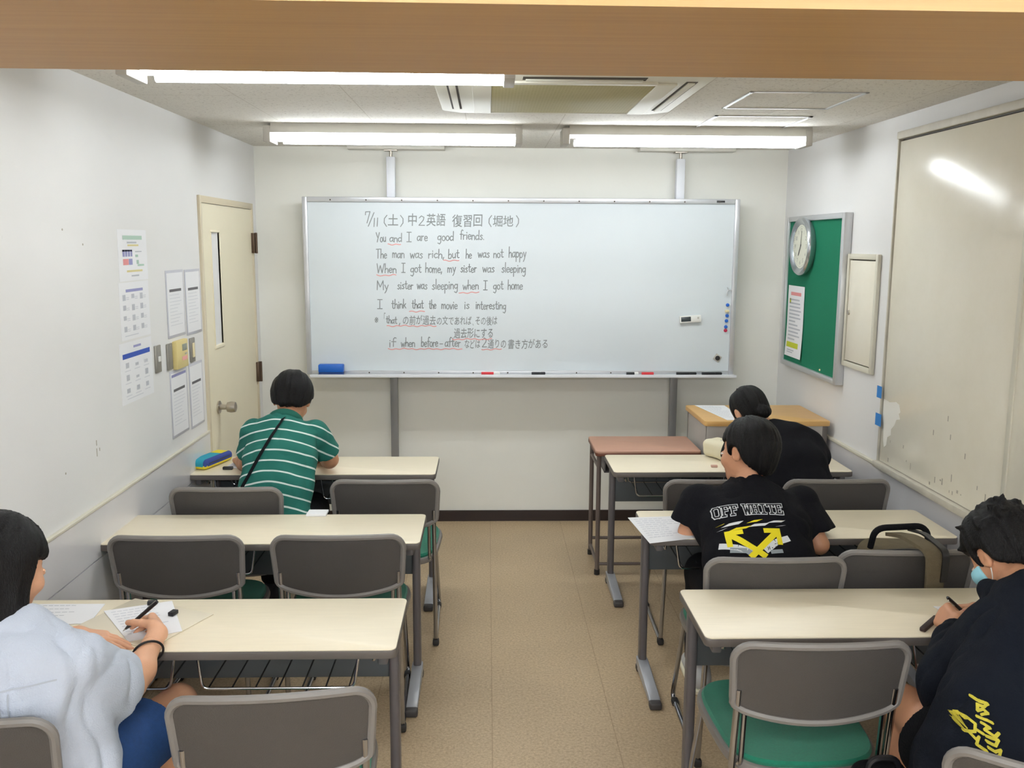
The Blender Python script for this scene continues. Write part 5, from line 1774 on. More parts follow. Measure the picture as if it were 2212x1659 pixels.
def tee(J, pts, rads, r0, r1, en, hem, neck_r, lat=(1, 0, 0), k=0.035, hole=True, kk=0.035):
    def f(P):
        d = chain(P, pts, rads, lat, k)
        for s in 'LR':
            sh, el = A3(J['sh' + s]), A3(J['el' + s])
            ax = unit(el - sh)
            e = sh + (el - sh) * en
            s1 = smax(cap(P, sh, el, r0, r1), (P - e) @ ax, 0.006)
            if hole:
                s1 = smax(s1, -np.maximum(cap(P, sh + (el - sh) * 0.6, el + ax * 0.1, r0 * 0.72, r1 * 0.86), -((P - sh) @ ax - 0.13)), 0.006)
            d = smin(d, s1, kk)
        d = smax(d, hem - P[:, 2], 0.008)
        nb, hd = A3(J['neck']), A3(J['head'])
        ax = unit(hd - nb)
        return smax(d, -cap(P, nb + ax * 0.005, nb + ax * 0.14, neck_r, neck_r + 0.02), 0.006)
    return f
f = tee(J, [(-0.965, 3.955, 0.47), (-0.963, 3.975, 0.58), (-0.96, 4.03, 0.70), (-0.953, 4.105, 0.82), (-0.947, 4.165, 0.915), (-0.945, 4.19, 0.965)],
        [(0.172, 0.125), (0.168, 0.118), (0.160, 0.118), (0.160, 0.118), (0.150, 0.09), (0.078, 0.066)], 0.060, 0.066, 0.78, 0.475, 0.057)
shirt = cloth(boy, J, 'shirt', f, (-1.35, 3.76, 0.42), (-0.58, 4.40, 1.02), SHG, res=0.005, wr=0.007, seed=12, wr2=0.009, fr=(16, 16, 8))
b = B()
ax = unit(A3(J['head']) - A3(J['neck']))
u = A3((1, 0, 0)); v = np.cross(ax, u)
tube(b, [V(*(A3(J['neck']) + ax * 0.010 + (u * 0.069 * math.cos(a) + v * 0.069 * math.sin(a)))) - boy.location for a in [2 * PI * k / 28 for k in range(28)]], 0.014, 10, closed=True, flat=1.5)
obj('collar', b, mat('green_collar', rgb(26, 98, 84), 0.9), boy)
TRK = mat('black_trousers', rgb(17, 18, 23), 0.88, bump=(200.0, 0.3), spec=0.2)
def trousers(J, en=1.0, r=(0.098, 0.078, 0.055), base=(0.165, 0.115)):
    hp0 = A3(J['hip'])
    def f(P):
        d = ell(P, hp0 + A3((0, 0.01, 0.01)), (base[0], base[1] + 0.02, 0.085))
        for s in 'LR':
            hp, kn, an = A3(J['hp' + s]), A3(J['kn' + s]), A3(J['an' + s])
            d = smin(d, cap(P, hp, kn, r[0], r[1]), 0.03)
            if en > 0.5:
                ax = unit(an - kn)
                s1 = smax(cap(P, kn, an, r[1], r[2]), (P - (an - ax * 0.02)) @ ax, 0.005)
                d = smin(d, s1, 0.02)
            else:
                pass
        return smax(d, 0.452 - P[:, 2], 0.006) if en < 0.5 else smax(d, np.where(P[:, 1] < hp0[1] + 0.17, 0.452 - P[:, 2], -1), 0.006)
    pts = np.array([J[k + s] for k in ('hp', 'kn', 'an') for s in 'LR'])
    return f, pts.min(0) - 0.16, pts.max(0) + 0.16
f, lo, hi = trousers(J)
cloth(boy, J, 'trousers', f, lo, hi, TRK, res=0.008, wr=0.005, seed=15)
shoes(boy, J, mat('dark_shoe', rgb(40, 40, 46), 0.6), M['sole'])

# black shoulder bag worn across the back
bag = thing('shoulder_bag', 'black crossbody bag hung across the back of the boy in green stripes', 'bag', (-1.13, 3.965, 0.62))
bv = cloth_bvh(shirt, boy.location)
b = B()
pa, pb_ = V(-0.935, 0, 1.005), V(-1.120, 0, 0.665)
prev = None
for k in range(31):
    q = pa.lerp(pb_, k / 30)
    h = bv.ray_cast(V(q.x, 3.4, q.z), V(0, 1, 0))
    y = h[0].y - 0.003 if h[0] is not None else (prev[0].y if prev else 4.0)
    e = V(0.0115, 0, 0.0062)
    L = []
    for s in (-1, 1):
        for dz in (0.0, 0.004):
            L.append(V(q.x, y - dz, q.z) + e * s - bag.location)
    vs = [b.verts.new(x) for x in L]
    if prev is not None:
        p = prev[1]
        for i, j in ((0, 1), (1, 3), (3, 2), (2, 0)):
            b.faces.new((p[i], p[j], vs[j], vs[i]))
    prev = (V(q.x, y, q.z), vs)
BKF = mat('black_nylon', rgb(18, 18, 22), 0.8, bump=(260.0, 0.4), spec=0.2)
obj('strap', b, BKF, bag)
def fb(P):
    q = P - A3((-1.145, 3.955, 0.60))
    return np.linalg.norm(np.maximum(np.abs(q) - A3((0.022, 0.075, 0.055)), 0), axis=1) - 0.022 + 0.004 * vnoise(P, (30, 30, 30), 2)
o = npmesh('pouch', [surf(fb, (-1.22, 3.83, 0.49), (-1.06, 4.09, 0.71), 0.006)], BKF, bag, (-1.13, 3.965, 0.62))

# on his desk
t = thing('pencil_case', 'blue and yellow cloth pencil case at the wall end of the striped boy\'s desk', 'pencil case', (-1.378, 4.475, DT), -0.28)
def fp(P):
    q = P - A3((0, 0, 0.0255))
    return np.linalg.norm(np.maximum(np.abs(q) - A3((0.030, 0.105, 0.006)), 0), axis=1) - 0.0185
BLU = mat('turquoise_cloth', rgb(40, 156, 178), 0.8); YEL = mat('yellow_cloth', rgb(226, 208, 50), 0.8); NAV = mat('navy_cloth', rgb(50, 70, 140), 0.8)
npmesh('body', [surf(fp, (-0.07, -0.15, -0.01), (0.07, 0.15, 0.07), 0.005)], [BLU, YEL, NAV], t, (0, 0, 0),
       lambda c: np.where(c[:, 2] < 0.020, 1, np.where(c[:, 0] > 0.030, 2, np.where(c[:, 1] > 0.045, 1, 0))))
b = B(); tube(b, [(0.048, -0.09, 0.03), (0.0495, 0, 0.031), (0.048, 0.09, 0.03)], 0.0025, 6); obj('zip', b, M['black_plastic'], t)
paper_sheet('notebook', 'small open white notebook under the left hand of the striped boy', 'notebook', ((-1.275, 4.50), (-1.165, 4.50), (-1.165, 4.395), (-1.285, 4.395)), DT + 0.0005, rnd_seed=9, th=0.006, nlines=7)
b = B(); box(b, (-0.024, -0.010, 0), (0.024, 0.010, 0.014), 0.003); o = obj('eraser', b, M['black_plastic']); o.location = (-1.268, 4.372, DT + 0.0005); tag(o, 'black sleeved eraser near the small open notebook', 'eraser')
paper_sheet('notebook', 'thin cream notebook at the far edge of the empty desk behind the striped boy', 'notebook', ((-0.735, 3.660), (-0.655, 3.660), (-0.655, 3.590), (-0.735, 3.590)), DT + 0.0005, rnd_seed=10, th=0.008, nlines=0)

# ================================================================== the boy with the yellow arrow print
J = dict(hip=(0.985, 3.09, 0.52), neck=(1.005, 3.385, 0.875), head=(1.012, 3.445, 0.996), face=(-0.62, 0.74, -0.25), crown=(0.06, 0.22, 0.97), hs=1.04,
         shL=(0.815, 3.37, 0.815), shR=(1.205, 3.355, 0.815),
         elL=(0.775, 3.36, 0.705), wrL=(0.90, 3.50, 0.735), elR=(1.262, 3.29, 0.675), wrR=(1.15, 3.44, 0.735),
         hpL=(0.90, 3.09, 0.51), knL=(0.87, 3.46, 0.50), anL=(0.87, 3.50, 0.10), toL=(0.87, 3.62, 0.035),
         hpR=(1.07, 3.09, 0.51), knR=(1.10, 3.46, 0.50), anR=(1.10, 3.48, 0.10), toR=(1.10, 3.60, 0.035),
         handL=dict(d=(0.6, 0.75, -0.12), n=(0.1, -0.15, -1), curls=(0.3, 0.35, 0.4, 0.45)),
         handR=dict(d=(-0.8, 0.6, -0.05), n=(-0.3, -0.3, -0.9), curls=((0.7, 0.8, 0.4), (0.8, 0.9, 0.5), (0.9, 1.1, 0.6), (1.0, 1.2, 0.7))))
J['torso'] = [((0.985, 3.09, 0.53), (0.160, 0.115)), ((0.99, 3.15, 0.64), (0.150, 0.11)), ((1.0, 3.26, 0.745), (0.160, 0.11)), ((1.005, 3.35, 0.825), (0.140, 0.08))]
boy2 = make_person(J, 'boy seen from behind in a black T-shirt printed with yellow arrows', SK2)
JT = J
hair_mesh(boy2, J, short_hair(side=-0.012, back=-0.095, puff=(0.099, 0.113, 0.110)))
BLK = mat('black_cotton', rgb(15, 15, 21), 0.9, bump=(240.0, 0.3), spec=0.2)
f = tee(J, [(0.985, 3.065, 0.49), (0.985, 3.085, 0.56), (0.99, 3.155, 0.65), (1.0, 3.255, 0.745), (1.005, 3.335, 0.825), (1.005, 3.375, 0.87)],
        [(0.195, 0.140), (0.195, 0.135), (0.196, 0.130), (0.205, 0.128), (0.178, 0.090), (0.085, 0.064)], 0.074, 0.086, 0.78, 0.475, 0.056)
shirt = cloth(boy2, J, 'shirt', f, (0.60, 2.85, 0.42), (1.45, 3.58, 0.95), BLK, res=0.005, wr=0.007, seed=22, wr2=0.010, fr=(16, 16, 8))
f, lo, hi = trousers(J)
cloth(boy2, J, 'trousers', f, lo, hi, TRK, res=0.008, wr=0.005, seed=25)
shoes(boy2, J, mat('white_shoe', rgb(200, 200, 200), 0.6), M['sole'])

# the print, laid on the back of the shirt: u to the right, v upward, in metres from the middle of the print
bv = cloth_bvh(shirt, boy2.location)
bw = Vector((0.0, 0.62, 0.785))          # up the slope of the back
nrm_ = Vector((0.0, 0.785, -0.62))
PC = V(0.953, 3.06, 0.772) + bw * 0.054
SC = 0.90
def on_back(h):
    def fn(u, v, k=0.0):
        o = PC + V(1, 0, 0) * u * SC + bw * v * SC
        r = bv.ray_cast(o - nrm_ * 0.4, nrm_)
        p = r[0] if r[0] is not None else o
        return p - nrm_ * (0.0018 + h + k) - boy2.location
    return fn
M['pr_white'] = mat('white_shirt_print', rgb(226, 228, 230), 0.8)
M['pr_yellow'] = mat('yellow_shirt_print', rgb(240, 222, 32), 0.8)
M['pr_grey'] = mat('grey_shirt_print', rgb(150, 158, 164), 0.8)
M['pr_black'] = mat('black_shirt_print', rgb(20, 20, 26), 0.88)
BL = {  # block capitals with slab ends on a 1 x 1.5 grid
 'O': [[(.25, .1), (.75, .1), (.9, .3), (.9, 1.2), (.75, 1.4), (.25, 1.4), (.1, 1.2), (.1, .3), (.25, .1)]],
 'F': [[(.25, .1), (.25, 1.4)], [(.05, 1.4), (.92, 1.4), (.92, 1.15)], [(.25, .8), (.68, .8)], [(.08, .1), (.45, .1)]],
 'W': [[(.1, 1.4), (.28, .1), (.5, 1.0), (.72, .1), (.9, 1.4)], [(-.02, 1.4), (.24, 1.4)], [(.76, 1.4), (1.02, 1.4)]],
 'H': [[(.2, .1), (.2, 1.4)], [(.8, .1), (.8, 1.4)], [(.2, .75), (.8, .75)], [(.04, .1), (.36, .1)], [(.04, 1.4), (.36, 1.4)], [(.64, .1), (.96, .1)], [(.64, 1.4), (.96, 1.4)]],
 'I': [[(.5, .1), (.5, 1.4)], [(.25, .1), (.75, .1)], [(.25, 1.4), (.75, 1.4)]],
 'T': [[(.5, .1), (.5, 1.4)], [(.06, 1.15), (.06, 1.4), (.94, 1.4), (.94, 1.15)], [(.3, .1), (.7, .1)]],
 'E': [[(.22, .1), (.22, 1.4)], [(.05, 1.4), (.9, 1.4), (.9, 1.15)], [(.22, .78), (.65, .78)], [(.05, .1), (.92, .1), (.92, .38)]],
}
def block_text(bm, s, u0, v0, cw, ch_, w, fn, gap=0.3):
    u = u0
    for c in s:
        if c == ' ':
            u += cw * 0.55; continue
        for ln in BL[c]:
            ribbon(bm, [(u + x * cw * (1 - gap * 0.3), v0 + y / 1.5 * ch_) for x, y in ln], w, fn, step=0.012, round_ends='square', lift=True)
        u += cw
b = B(); block_text(b, 'OFF WHITE', -0.139, 0.062, 0.0325, 0.050, 0.0118, on_back(0.0))
obj('lettering', b, M['pr_white'], shirt, smooth=False)
b = B(); block_text(b, 'OFF WHITE', -0.139, 0.062, 0.0325, 0.050, 0.0062, on_back(0.0009)); obj('lettering_inside', b, M['pr_black'], shirt, smooth=False)
def poly_on(bm, q, fn, n=5):
    (a, bb, c, d) = [Vector(p) for p in q]
    g = [[bm.verts.new(fn(*((a.lerp(bb, i / n)).lerp(d.lerp(c, i / n), j / 2)))) for j in range(3)] for i in range(n + 1)]
    for i in range(n):
        for j in range(2):
            bm.faces.new((g[i][j], g[i + 1][j], g[i + 1][j + 1], g[i][j + 1]))
b = B()
for u0, u1, v0, s in ((-0.115, -0.03, 0.020, .012), (-0.135, -0.09, 0.006, .007), (-0.02, 0.07, 0.008, .012), (0.06, 0.14, 0.024, .010), (0.09, 0.14, 0.008, .006)):
    poly_on(b, [(u0, v0), (u1 - 0.02, v0 + 0.004), (u1, v0 + s + 0.004), (u0 + 0.03, v0 + s)], on_back(0.0003))
obj('white_flashes', b, M['pr_white'], shirt, smooth=False)
b = B()
for u0, u1, v0, s in ((-0.135, -0.10, 0.026, .007), (-0.09, 0.0, 0.000, .011), (-0.02, 0.045, 0.026, .010), (0.095, 0.14, 0.030, .006)):
    poly_on(b, [(u0, v0), (u1 - 0.025, v0 + 0.003), (u1, v0 + s + 0.003), (u0 + 0.03, v0 + s)], on_back(0.0004))
obj('yellow_flashes', b, M['pr_yellow'], shirt, smooth=False)
b = B()
for s in (-1, 1):
    c0 = Vector((s * 0.100, -0.016))
    ribbon(b, [(s * 0.040, -0.0105), (s * 0.107, -0.0105)], 0.021, on_back(0.0012), step=0.012, round_ends=False, lift=True)
    ribbon(b, [(s * 0.0965, 0.0), (s * 0.0965, -0.072)], 0.021, on_back(0.0012), step=0.012, round_ends=False, lift=True)
    ribbon(b, [(s * 0.088, -0.020), (s * -0.030, -0.125)], 0.024, on_back(0.0012), step=0.012, round_ends=False, lift=True)
obj('arrows', b, M['pr_yellow'], shirt, smooth=False)
b = B()
ribbon(b, [(-0.135, -0.060), (-0.07, -0.078), (-0.02, -0.105)], 0.026, on_back(0.0005), step=0.012, round_ends=False)
obj('paper_strip', b, M['pr_white'], shirt, smooth=False)
b = B()
ribbon(b, [(0.14, -0.040), (0.08, -0.062), (0.03, -0.10)], 0.026, on_back(0.0005), step=0.012, round_ends=False)
obj('paper_strip', b, M['pr_white'], shirt, smooth=False)
b = B()
ribbon(b, [(-0.10, -0.086), (-0.04, -0.096), (-0.02, -0.115)], 0.022, on_back(0.0007), step=0.012, round_ends=False)
obj('grey_patch', b, M['pr_grey'], shirt, smooth=False)
b = B()
ribbon(b, [(0.05, -0.105), (0.10, -0.10)], 0.016, on_back(0.0007), step=0.012, round_ends=False)
obj('grey_patch', b, M['pr_grey'], shirt, smooth=False)
b = B()
fnb = on_back(0.0008)
for i, c in enumerate('HITE'):
    for ln in BL[c]:
        ribbon(b, [(0.040 + i * 0.0145 + x * 0.011 + 0.0, -0.098 + i * 0.0068 + y * 0.009 + x * 0.005) for x, y in ln], 0.0022, fnb, step=0.01, round_ends=False)
obj('strip_lettering', b, M['pr_black'], shirt, smooth=False)
b = B(); tube(b, [V(*(A3(J['neck']) + 0.010 * unit(A3(J['head']) - A3(J['neck'])) + A3((0.066 * math.cos(a), 0.052 * math.sin(a), 0.022 * math.sin(a))))) - boy2.location for a in [2 * PI * k / 28 for k in range(28)]], 0.010, 8, closed=True)
obj('neck_rib', b, BLK, boy2)
paper_sheet('worksheet', 'white worksheet hanging over the aisle end of a right-hand desk', 'paper', ((0.572, 3.555), (0.80, 3.575), (0.81, 3.30), (0.605, 3.235)), DT + 0.0008, rnd_seed=13,
            curl=lambda u, v: -0.012 * max(0, 0.55 - v - u * 0.2) ** 1.2 if v < 0.25 and False else 0.0)

# ================================================================== the person with tied-back hair
J = dict(hip=(1.44, 4.00, 0.52), neck=(1.345, 4.235, 0.915), head=(1.276, 4.33, 0.992), face=(-0.25, 0.72, -0.65), crown=(-0.32, 0.60, 0.74), hs=0.97,
         shL=(1.215, 4.25, 0.865), shR=(1.535, 4.20, 0.862),
         elL=(1.225, 4.34, 0.745), wrL=(1.32, 4.49, 0.735), elR=(1.635, 4.30, 0.740), wrR=(1.45, 4.43, 0.735),
         hpL=(1.36, 4.00, 0.51), knL=(1.36, 4.37, 0.50), anL=(1.36, 4.42, 0.10), toL=(1.36, 4.54, 0.035),
         hpR=(1.53, 4.00, 0.51), knR=(1.55, 4.37, 0.50), anR=(1.55, 4.40, 0.10), toR=(1.55, 4.52, 0.035),
         handL=dict(d=(0.3, 0.95, -0.05), n=(0.1, -0.15, -1), curls=(0.3, 0.35, 0.4, 0.45)),
         handR=dict(d=(-0.8, 0.6, -0.05), n=(-0.3, -0.3, -0.9), curls=((0.7, 0.8, 0.4), (0.8, 0.9, 0.5), (0.9, 1.1, 0.6), (1.0, 1.2, 0.7))))
J['torso'] = [((1.44, 4.00, 0.53), (0.150, 0.105)), ((1.43, 4.04, 0.66), (0.130, 0.095)), ((1.40, 4.12, 0.78), (0.138, 0.10)), ((1.37, 4.20, 0.875), (0.120, 0.07))]
woman = make_person(J, 'person with tied-back black hair in a plain black T-shirt at the far right desk', SK1)
JW = J
def tied(q):
    d = ell(q, (0, -0.018, 0.024), (0.087, 0.108, 0.106))
    d = smin(d, ell(q, (0, -0.055, -0.02), (0.070, 0.055, 0.06)), 0.02)
    face = np.maximum(-(q[:, 1] - 0.038), q[:, 2] - 0.070)
    d = smax(d, -face, 0.012)
    d = smax(d, -0.062 - q[:, 2], 0.01)
    ear = np.minimum(ell(q, (0.086, -0.006, -0.02), (0.024, 0.03, 0.044)), ell(q, (-0.086, -0.006, -0.02), (0.024, 0.03, 0.044)))
    d = smax(d, -ear, 0.01)
    bun = ell(q, (0.000, -0.106, -0.058), (0.036, 0.032, 0.034))
    return smin(d, bun, 0.012)
hair_mesh(woman, J, tied)
f = tee(J, [(1.44, 3.975, 0.49), (1.438, 3.99, 0.57), (1.425, 4.045, 0.67), (1.40, 4.12, 0.78), (1.37, 4.19, 0.875), (1.35, 4.225, 0.915)],
        [(0.180, 0.130), (0.178, 0.122), (0.178, 0.118), (0.182, 0.118), (0.158, 0.088), (0.082, 0.062)], 0.066, 0.078, 0.74, 0.475, 0.055)
shirt = cloth(woman, J, 'shirt', f, (1.02, 3.76, 0.42), (1.80, 4.45, 0.99), BLK, res=0.006, wr=0.007, seed=32, wr2=0.006)
f, lo, hi = trousers(J)
cloth(woman, J, 'trousers', f, lo, hi, TRK, res=0.008, wr=0.005, seed=35)
shoes(woman, J, SHW, M['sole'])
b = B(); tube(b, [V(*(A3(J['neck']) + 0.010 * unit(A3(J['head']) - A3(J['neck'])) + A3((0.064 * math.cos(a), 0.050 * math.sin(a), 0.03 * math.sin(a) - 0.012 * math.cos(a))))) - woman.location for a in [2 * PI * k / 28 for k in range(28)]], 0.009, 8, closed=True)
obj('neck_rib', b, BLK, woman)

paper_sheet('handout', 'white handouts fanned out on the oak top of the teacher desk', 'paper', ((1.225, 5.255), (1.40, 5.25), (1.40, 4.81), (1.30, 4.80)), 0.8605, rnd_seed=21, nlines=12)
paper_sheet('worksheet', 'white worksheet at the wall end of the desk of the person with tied-back hair', 'paper', ((1.56, 4.60), (1.74, 4.56), (1.72, 4.43), (1.54, 4.46)), DT + 0.0006, rnd_seed=22, nlines=6)
t = thing('rolled_pouch', 'rounded cream pouch on the desk before the person with tied-back hair', 'pouch', (1.218, 4.60, DT), 0.5)
def fr_(P):
    q = P - A3((0, 0, 0.047))
    return np.linalg.norm(np.maximum(np.abs(q) - A3((0.028, 0.055, 0.012)), 0), axis=1) - 0.034 + 0.008 * vnoise(P, (22, 22, 22), 3)
npmesh('body', [surf(fr_, (-0.1, -0.12, -0.01), (0.1, 0.12, 0.12), 0.005)], mat('cream_cloth', rgb(226, 218, 190), 0.75), t)
b = B(); tube(b, [(-0.045, -0.05, 0.075), (0, 0, 0.094), (0.04, 0.05, 0.078)], 0.003, 6); obj('zip', b, M['light_cap'], t)
b = B(); box(b, (-0.016, -0.008, 0), (0.016, 0.008, 0.011), 0.002); o = obj('eraser', b, mat('pink_rubber', rgb(226, 186, 170), 0.7)); o.location = (1.135, 4.40, DT + 0.0004); tag(o, 'small pink eraser near the front edge of the far right desk', 'eraser')

# ================================================================== the boy in the navy hoodie
J = dict(hip=(1.245, 1.985, 0.52), neck=(1.400, 2.215, 0.905), head=(1.415, 2.355, 0.962), face=(-0.22, 0.62, -0.75), crown=(-0.20, 0.72, 0.66), hs=1.0,
         shL=(1.305, 2.195, 0.825), shR=(1.565, 2.14, 0.835),
         elL=(1.205, 2.21, 0.675), wrL=(1.325, 2.395, 0.737), elR=(1.63, 2.30, 0.745), wrR=(1.52, 2.50, 0.735),
         hpL=(1.165, 2.00, 0.53), knL=(1.175, 2.36, 0.525), anL=(1.090, 2.08, 0.13), toL=(1.07, 2.20, 0.035),
         hpR=(1.335, 2.00, 0.52), knR=(1.42, 2.38, 0.53), anR=(1.42, 2.42, 0.10), toR=(1.42, 2.54, 0.035),
         handL=dict(d=(-0.05, 0.98, 0.08), n=(0.80, 0.20, -0.55), curls=((0.62, 0.75, 0.30), (0.80, 0.95, 0.5), (0.95, 1.2, 0.7), (1.05, 1.3, 0.8)), thumb=(0.62, 0.42, 0.66), thumb_bend=0.22),
         handR=dict(d=(-0.6, 0.7, -0.05), n=(-0.1, -0.15, -1), curls=(0.25, 0.3, 0.35, 0.4)))
J['torso'] = [((1.245, 1.985, 0.53), (0.150, 0.115)), ((1.295, 2.02, 0.66), (0.140, 0.105)), ((1.36, 2.09, 0.77), (0.145, 0.11)), ((1.395, 2.16, 0.85), (0.120, 0.08))]
boy3 = make_person(J, 'boy with tousled black hair in a navy hoodie with yellow lettering, writing at the right', SK2, hands='L')
JH = J
sh3 = short_hair(side=-0.020, back=-0.072, puff=(0.098, 0.116, 0.114))
rr = random.Random(3)
tufts = []
for k in range(26):
    a, e = rr.uniform(0, 2 * PI), rr.uniform(0.15, 1.2)
    n = A3((math.sin(a) * math.cos(e), math.cos(a) * math.cos(e) - 0.2, math.sin(e)))
    p = A3((0, -0.016, 0.028)) + n * A3((0.090, 0.110, 0.105))
    tufts.append((p, p + n * rr.uniform(0.002, 0.012) + A3((rr.uniform(-.03, .03), rr.uniform(-.035, .02), rr.uniform(0, .006)))))
def tous(q):
    d = sh3(q)
    for a, e in tufts:
        d = smin(d, cap(q, a, e, 0.012, 0.0015), 0.008)
    return d
hair_mesh(boy3, J, tous, res=0.004)
NVY = mat('navy_fleece', rgb(16, 21, 31), 0.92, bump=(200.0, 0.3), spec=0.2)
def f(P):
    d = chain(P, [(1.215, 1.945, 0.46), (1.225, 1.955, 0.55), (1.280, 1.99, 0.66), (1.36, 2.07, 0.765), (1.395, 2.135, 0.85), (1.40, 2.18, 0.895)],
              [(0.212, 0.158), (0.202, 0.148), (0.188, 0.138), (0.172, 0.132), (0.155, 0.103), (0.092, 0.085)], (1, -0.18, 0), 0.04)
    for s in 'LR':
        sh, el, w = A3(J['sh' + s]), A3(J['el' + s]), A3(J['wr' + s])
        s1 = smin(cap(P, sh, el, 0.070, 0.062), cap(P, sh + (el - sh) * 0.5 + A3((0, 0, -0.01)), el + A3((0.0, 0, -0.035)), 0.066, 0.066), 0.03)
        ax = unit(w - el)
        e = w - ax * 0.012
        s2 = smin(cap(P, el + A3((0, 0, -0.012)), el + (w - el) * 0.75, 0.062, 0.046), cap(P, el + (w - el) * 0.55, w, 0.046, 0.038), 0.02)
        s2 = smax(s2, (P - e) @ ax, 0.006)
        d = smin(smin(d, s1, 0.035), s2, 0.02)
    # hood lying behind the neck
    hb = A3((1.405, 2.150, 0.912))
    d = smin(d, ell(P, hb, (0.105, 0.075, 0.045)), 0.03)
    for dx in (-1, 1):
        d = smin(d, cap(P, hb + A3((dx * 0.075, 0.02, 0.02)), hb + A3((dx * 0.062, 0.12, -0.015)), 0.036, 0.028), 0.02)
    d = smax(d, 0.472 - P[:, 2], 0.01)
    return smax(d, -cap(P, (1.40, 2.21, 0.91), (1.41, 2.31, 0.97), 0.056, 0.07), 0.008)
hood = cloth(boy3, J, 'hoodie', f, (0.97, 1.74, 0.42), (1.80, 2.62, 1.03), NVY, res=0.005, wr=0.010, seed=41, stretch=(8, 8, 6), wr2=0.012, fr=(16, 16, 8))
for s, m in (('L', NVY),):
    el, w = A3(J['elL']), A3(J['wrL'])
    ax = unit(w - el)
    b = B(); tube(b, [V(*(w - ax * (0.055 - 0.011 * k))) - boy3.location for k in range(5)], [0.040, 0.0425, 0.042, 0.042, 0.0385], 18); obj('cuff', b, m, boy3)
f, lo, hi = trousers(J, 0.3, r=(0.112, 0.098, 0.06), base=(0.180, 0.125))
def fsh(P, f=f):
    d = f(P)
    for s in 'LR':
        hp, kn = A3(J['hp' + s]), A3(J['kn' + s])
        ax = unit(kn - hp)
        d = np.maximum(d, np.where(np.linalg.norm(P - kn, axis=1) < 0.22, (P - (hp + (kn - hp) * 0.26)) @ ax, -1))
    return d
cloth(boy3, J, 'shorts', fsh, lo, hi, TRK, res=0.006, wr=0.004, seed=45)
shoes(boy3, J, mat('grey_shoe', rgb(96, 92, 90), 0.6), M['sole'])
# pale blue face mask with ear loop
hc, R, hs = J['_'][0], J['_'][1], J['_'][2]
def fm(P):
    q = (P - hc) @ R / hs
    d = head_sdf(P, hc, R, hs) / hs - 0.0065
    d = smax(d, np.abs(q[:, 2] + 0.052) - 0.044, 0.004)
    d = smax(d, 0.030 - q[:, 1], 0.004)
    return d * hs
npmesh('face_mask', [surf(fm, hc - 0.17, hc + 0.17, 0.0032)], mat('pale_blue_mask', rgb(150, 208, 222), 0.8), boy3, J['_'][4])
b = B()
for s in (-1, 1):
    tube(b, fillet([V(*(hc + R @ (A3(p) * hs))) - boy3.location for p in ((s * 0.064, 0.040, -0.020), (s * 0.0795, 0.0, 0.018), (s * 0.082, -0.028, 0.0), (s * 0.072, 0.0, -0.05), (s * 0.058, 0.040, -0.075))], 0.02), 0.0015, 6)
obj('mask_loop', b, M['white_plastic'], boy3)
pinch_pen(JH, 'L', (-0.105, -0.05, 0.09), 0.155, 0.702, 'dark mechanical pencil held by the boy in the navy hoodie')

# yellow brush lettering across the lower back of the hoodie
bv = cloth_bvh(hood, boy3.location)
def on_hood(u, v, k=0.0):
    r = bv.ray_cast(V(u, 1.2, v), V(0, 1, 0))
    p = r[0] if r[0] is not None else V(u, 1.9, v)
    return V(p.x, p.y - 0.003 - k, p.z) - boy3.location
def hx(px, py):       # strokes measured on a 100 x 145 grid
    return (1.094 + (px - 16) * 0.00100, 0.762 - py * 0.00105)
b = B()
STR = [[(54, 2), (62, 4), (78, 6), (70, 12), (58, 10), (54, 20), (66, 16), (74, 22), (60, 26)], [(50, 30), (64, 34), (76, 36)],
       [(56, 40), (70, 46), (60, 52), (74, 58), (82, 50)], [(60, 62), (78, 62), (70, 72), (58, 70)], [(56, 78), (66, 82), (78, 78), (72, 88), (60, 90), (64, 98), (78, 96)],
       [(18, 46), (34, 38), (44, 44), (40, 58), (22, 62), (16, 52), (22, 46)], [(30, 62), (40, 72), (46, 66), (38, 80), (50, 84), (44, 94)], [(44, 54), (56, 60)],
       [(40, 106), (58, 104), (74, 102), (64, 112)], [(58, 108), (62, 122), (74, 134), (72, 145)], [(48, 96), (60, 104)]]
for st in STR:
    ribbon(b, [hx(*p) for p in st], 0.0056, on_hood, step=0.008, lift=True)
obj('yellow_lettering', b, mat('yellow_brush_print', rgb(206, 192, 62), 0.8, noise=(60.0, 0.2)), hood, smooth=False)
paper_sheet('worksheet', 'white worksheet half hidden by the boy in the navy hoodie', 'paper', ((1.375, 2.63), (1.585, 2.62), (1.60, 2.46), (1.405, 2.45)), DT + 0.0006, rnd_seed=31, nlines=8)
b = B()
prism(b, rpoly(-0.062, -0.009, 0.062, 0.009, 0.005, 3), lambda u, v, z: V(u, v, z), 0.0, 0.012, 0.003)
o = obj('pencil_holder', b, mat('dark_brown_leather', rgb(54, 38, 36), 0.6)); o.location = (1.297, 2.492, DT + 0.0004); o.rotation_euler = (0, 0, 0.80); tag(o, 'slim dark brown pencil holder beside the writing hand of the boy in the hoodie', 'pencil holder')

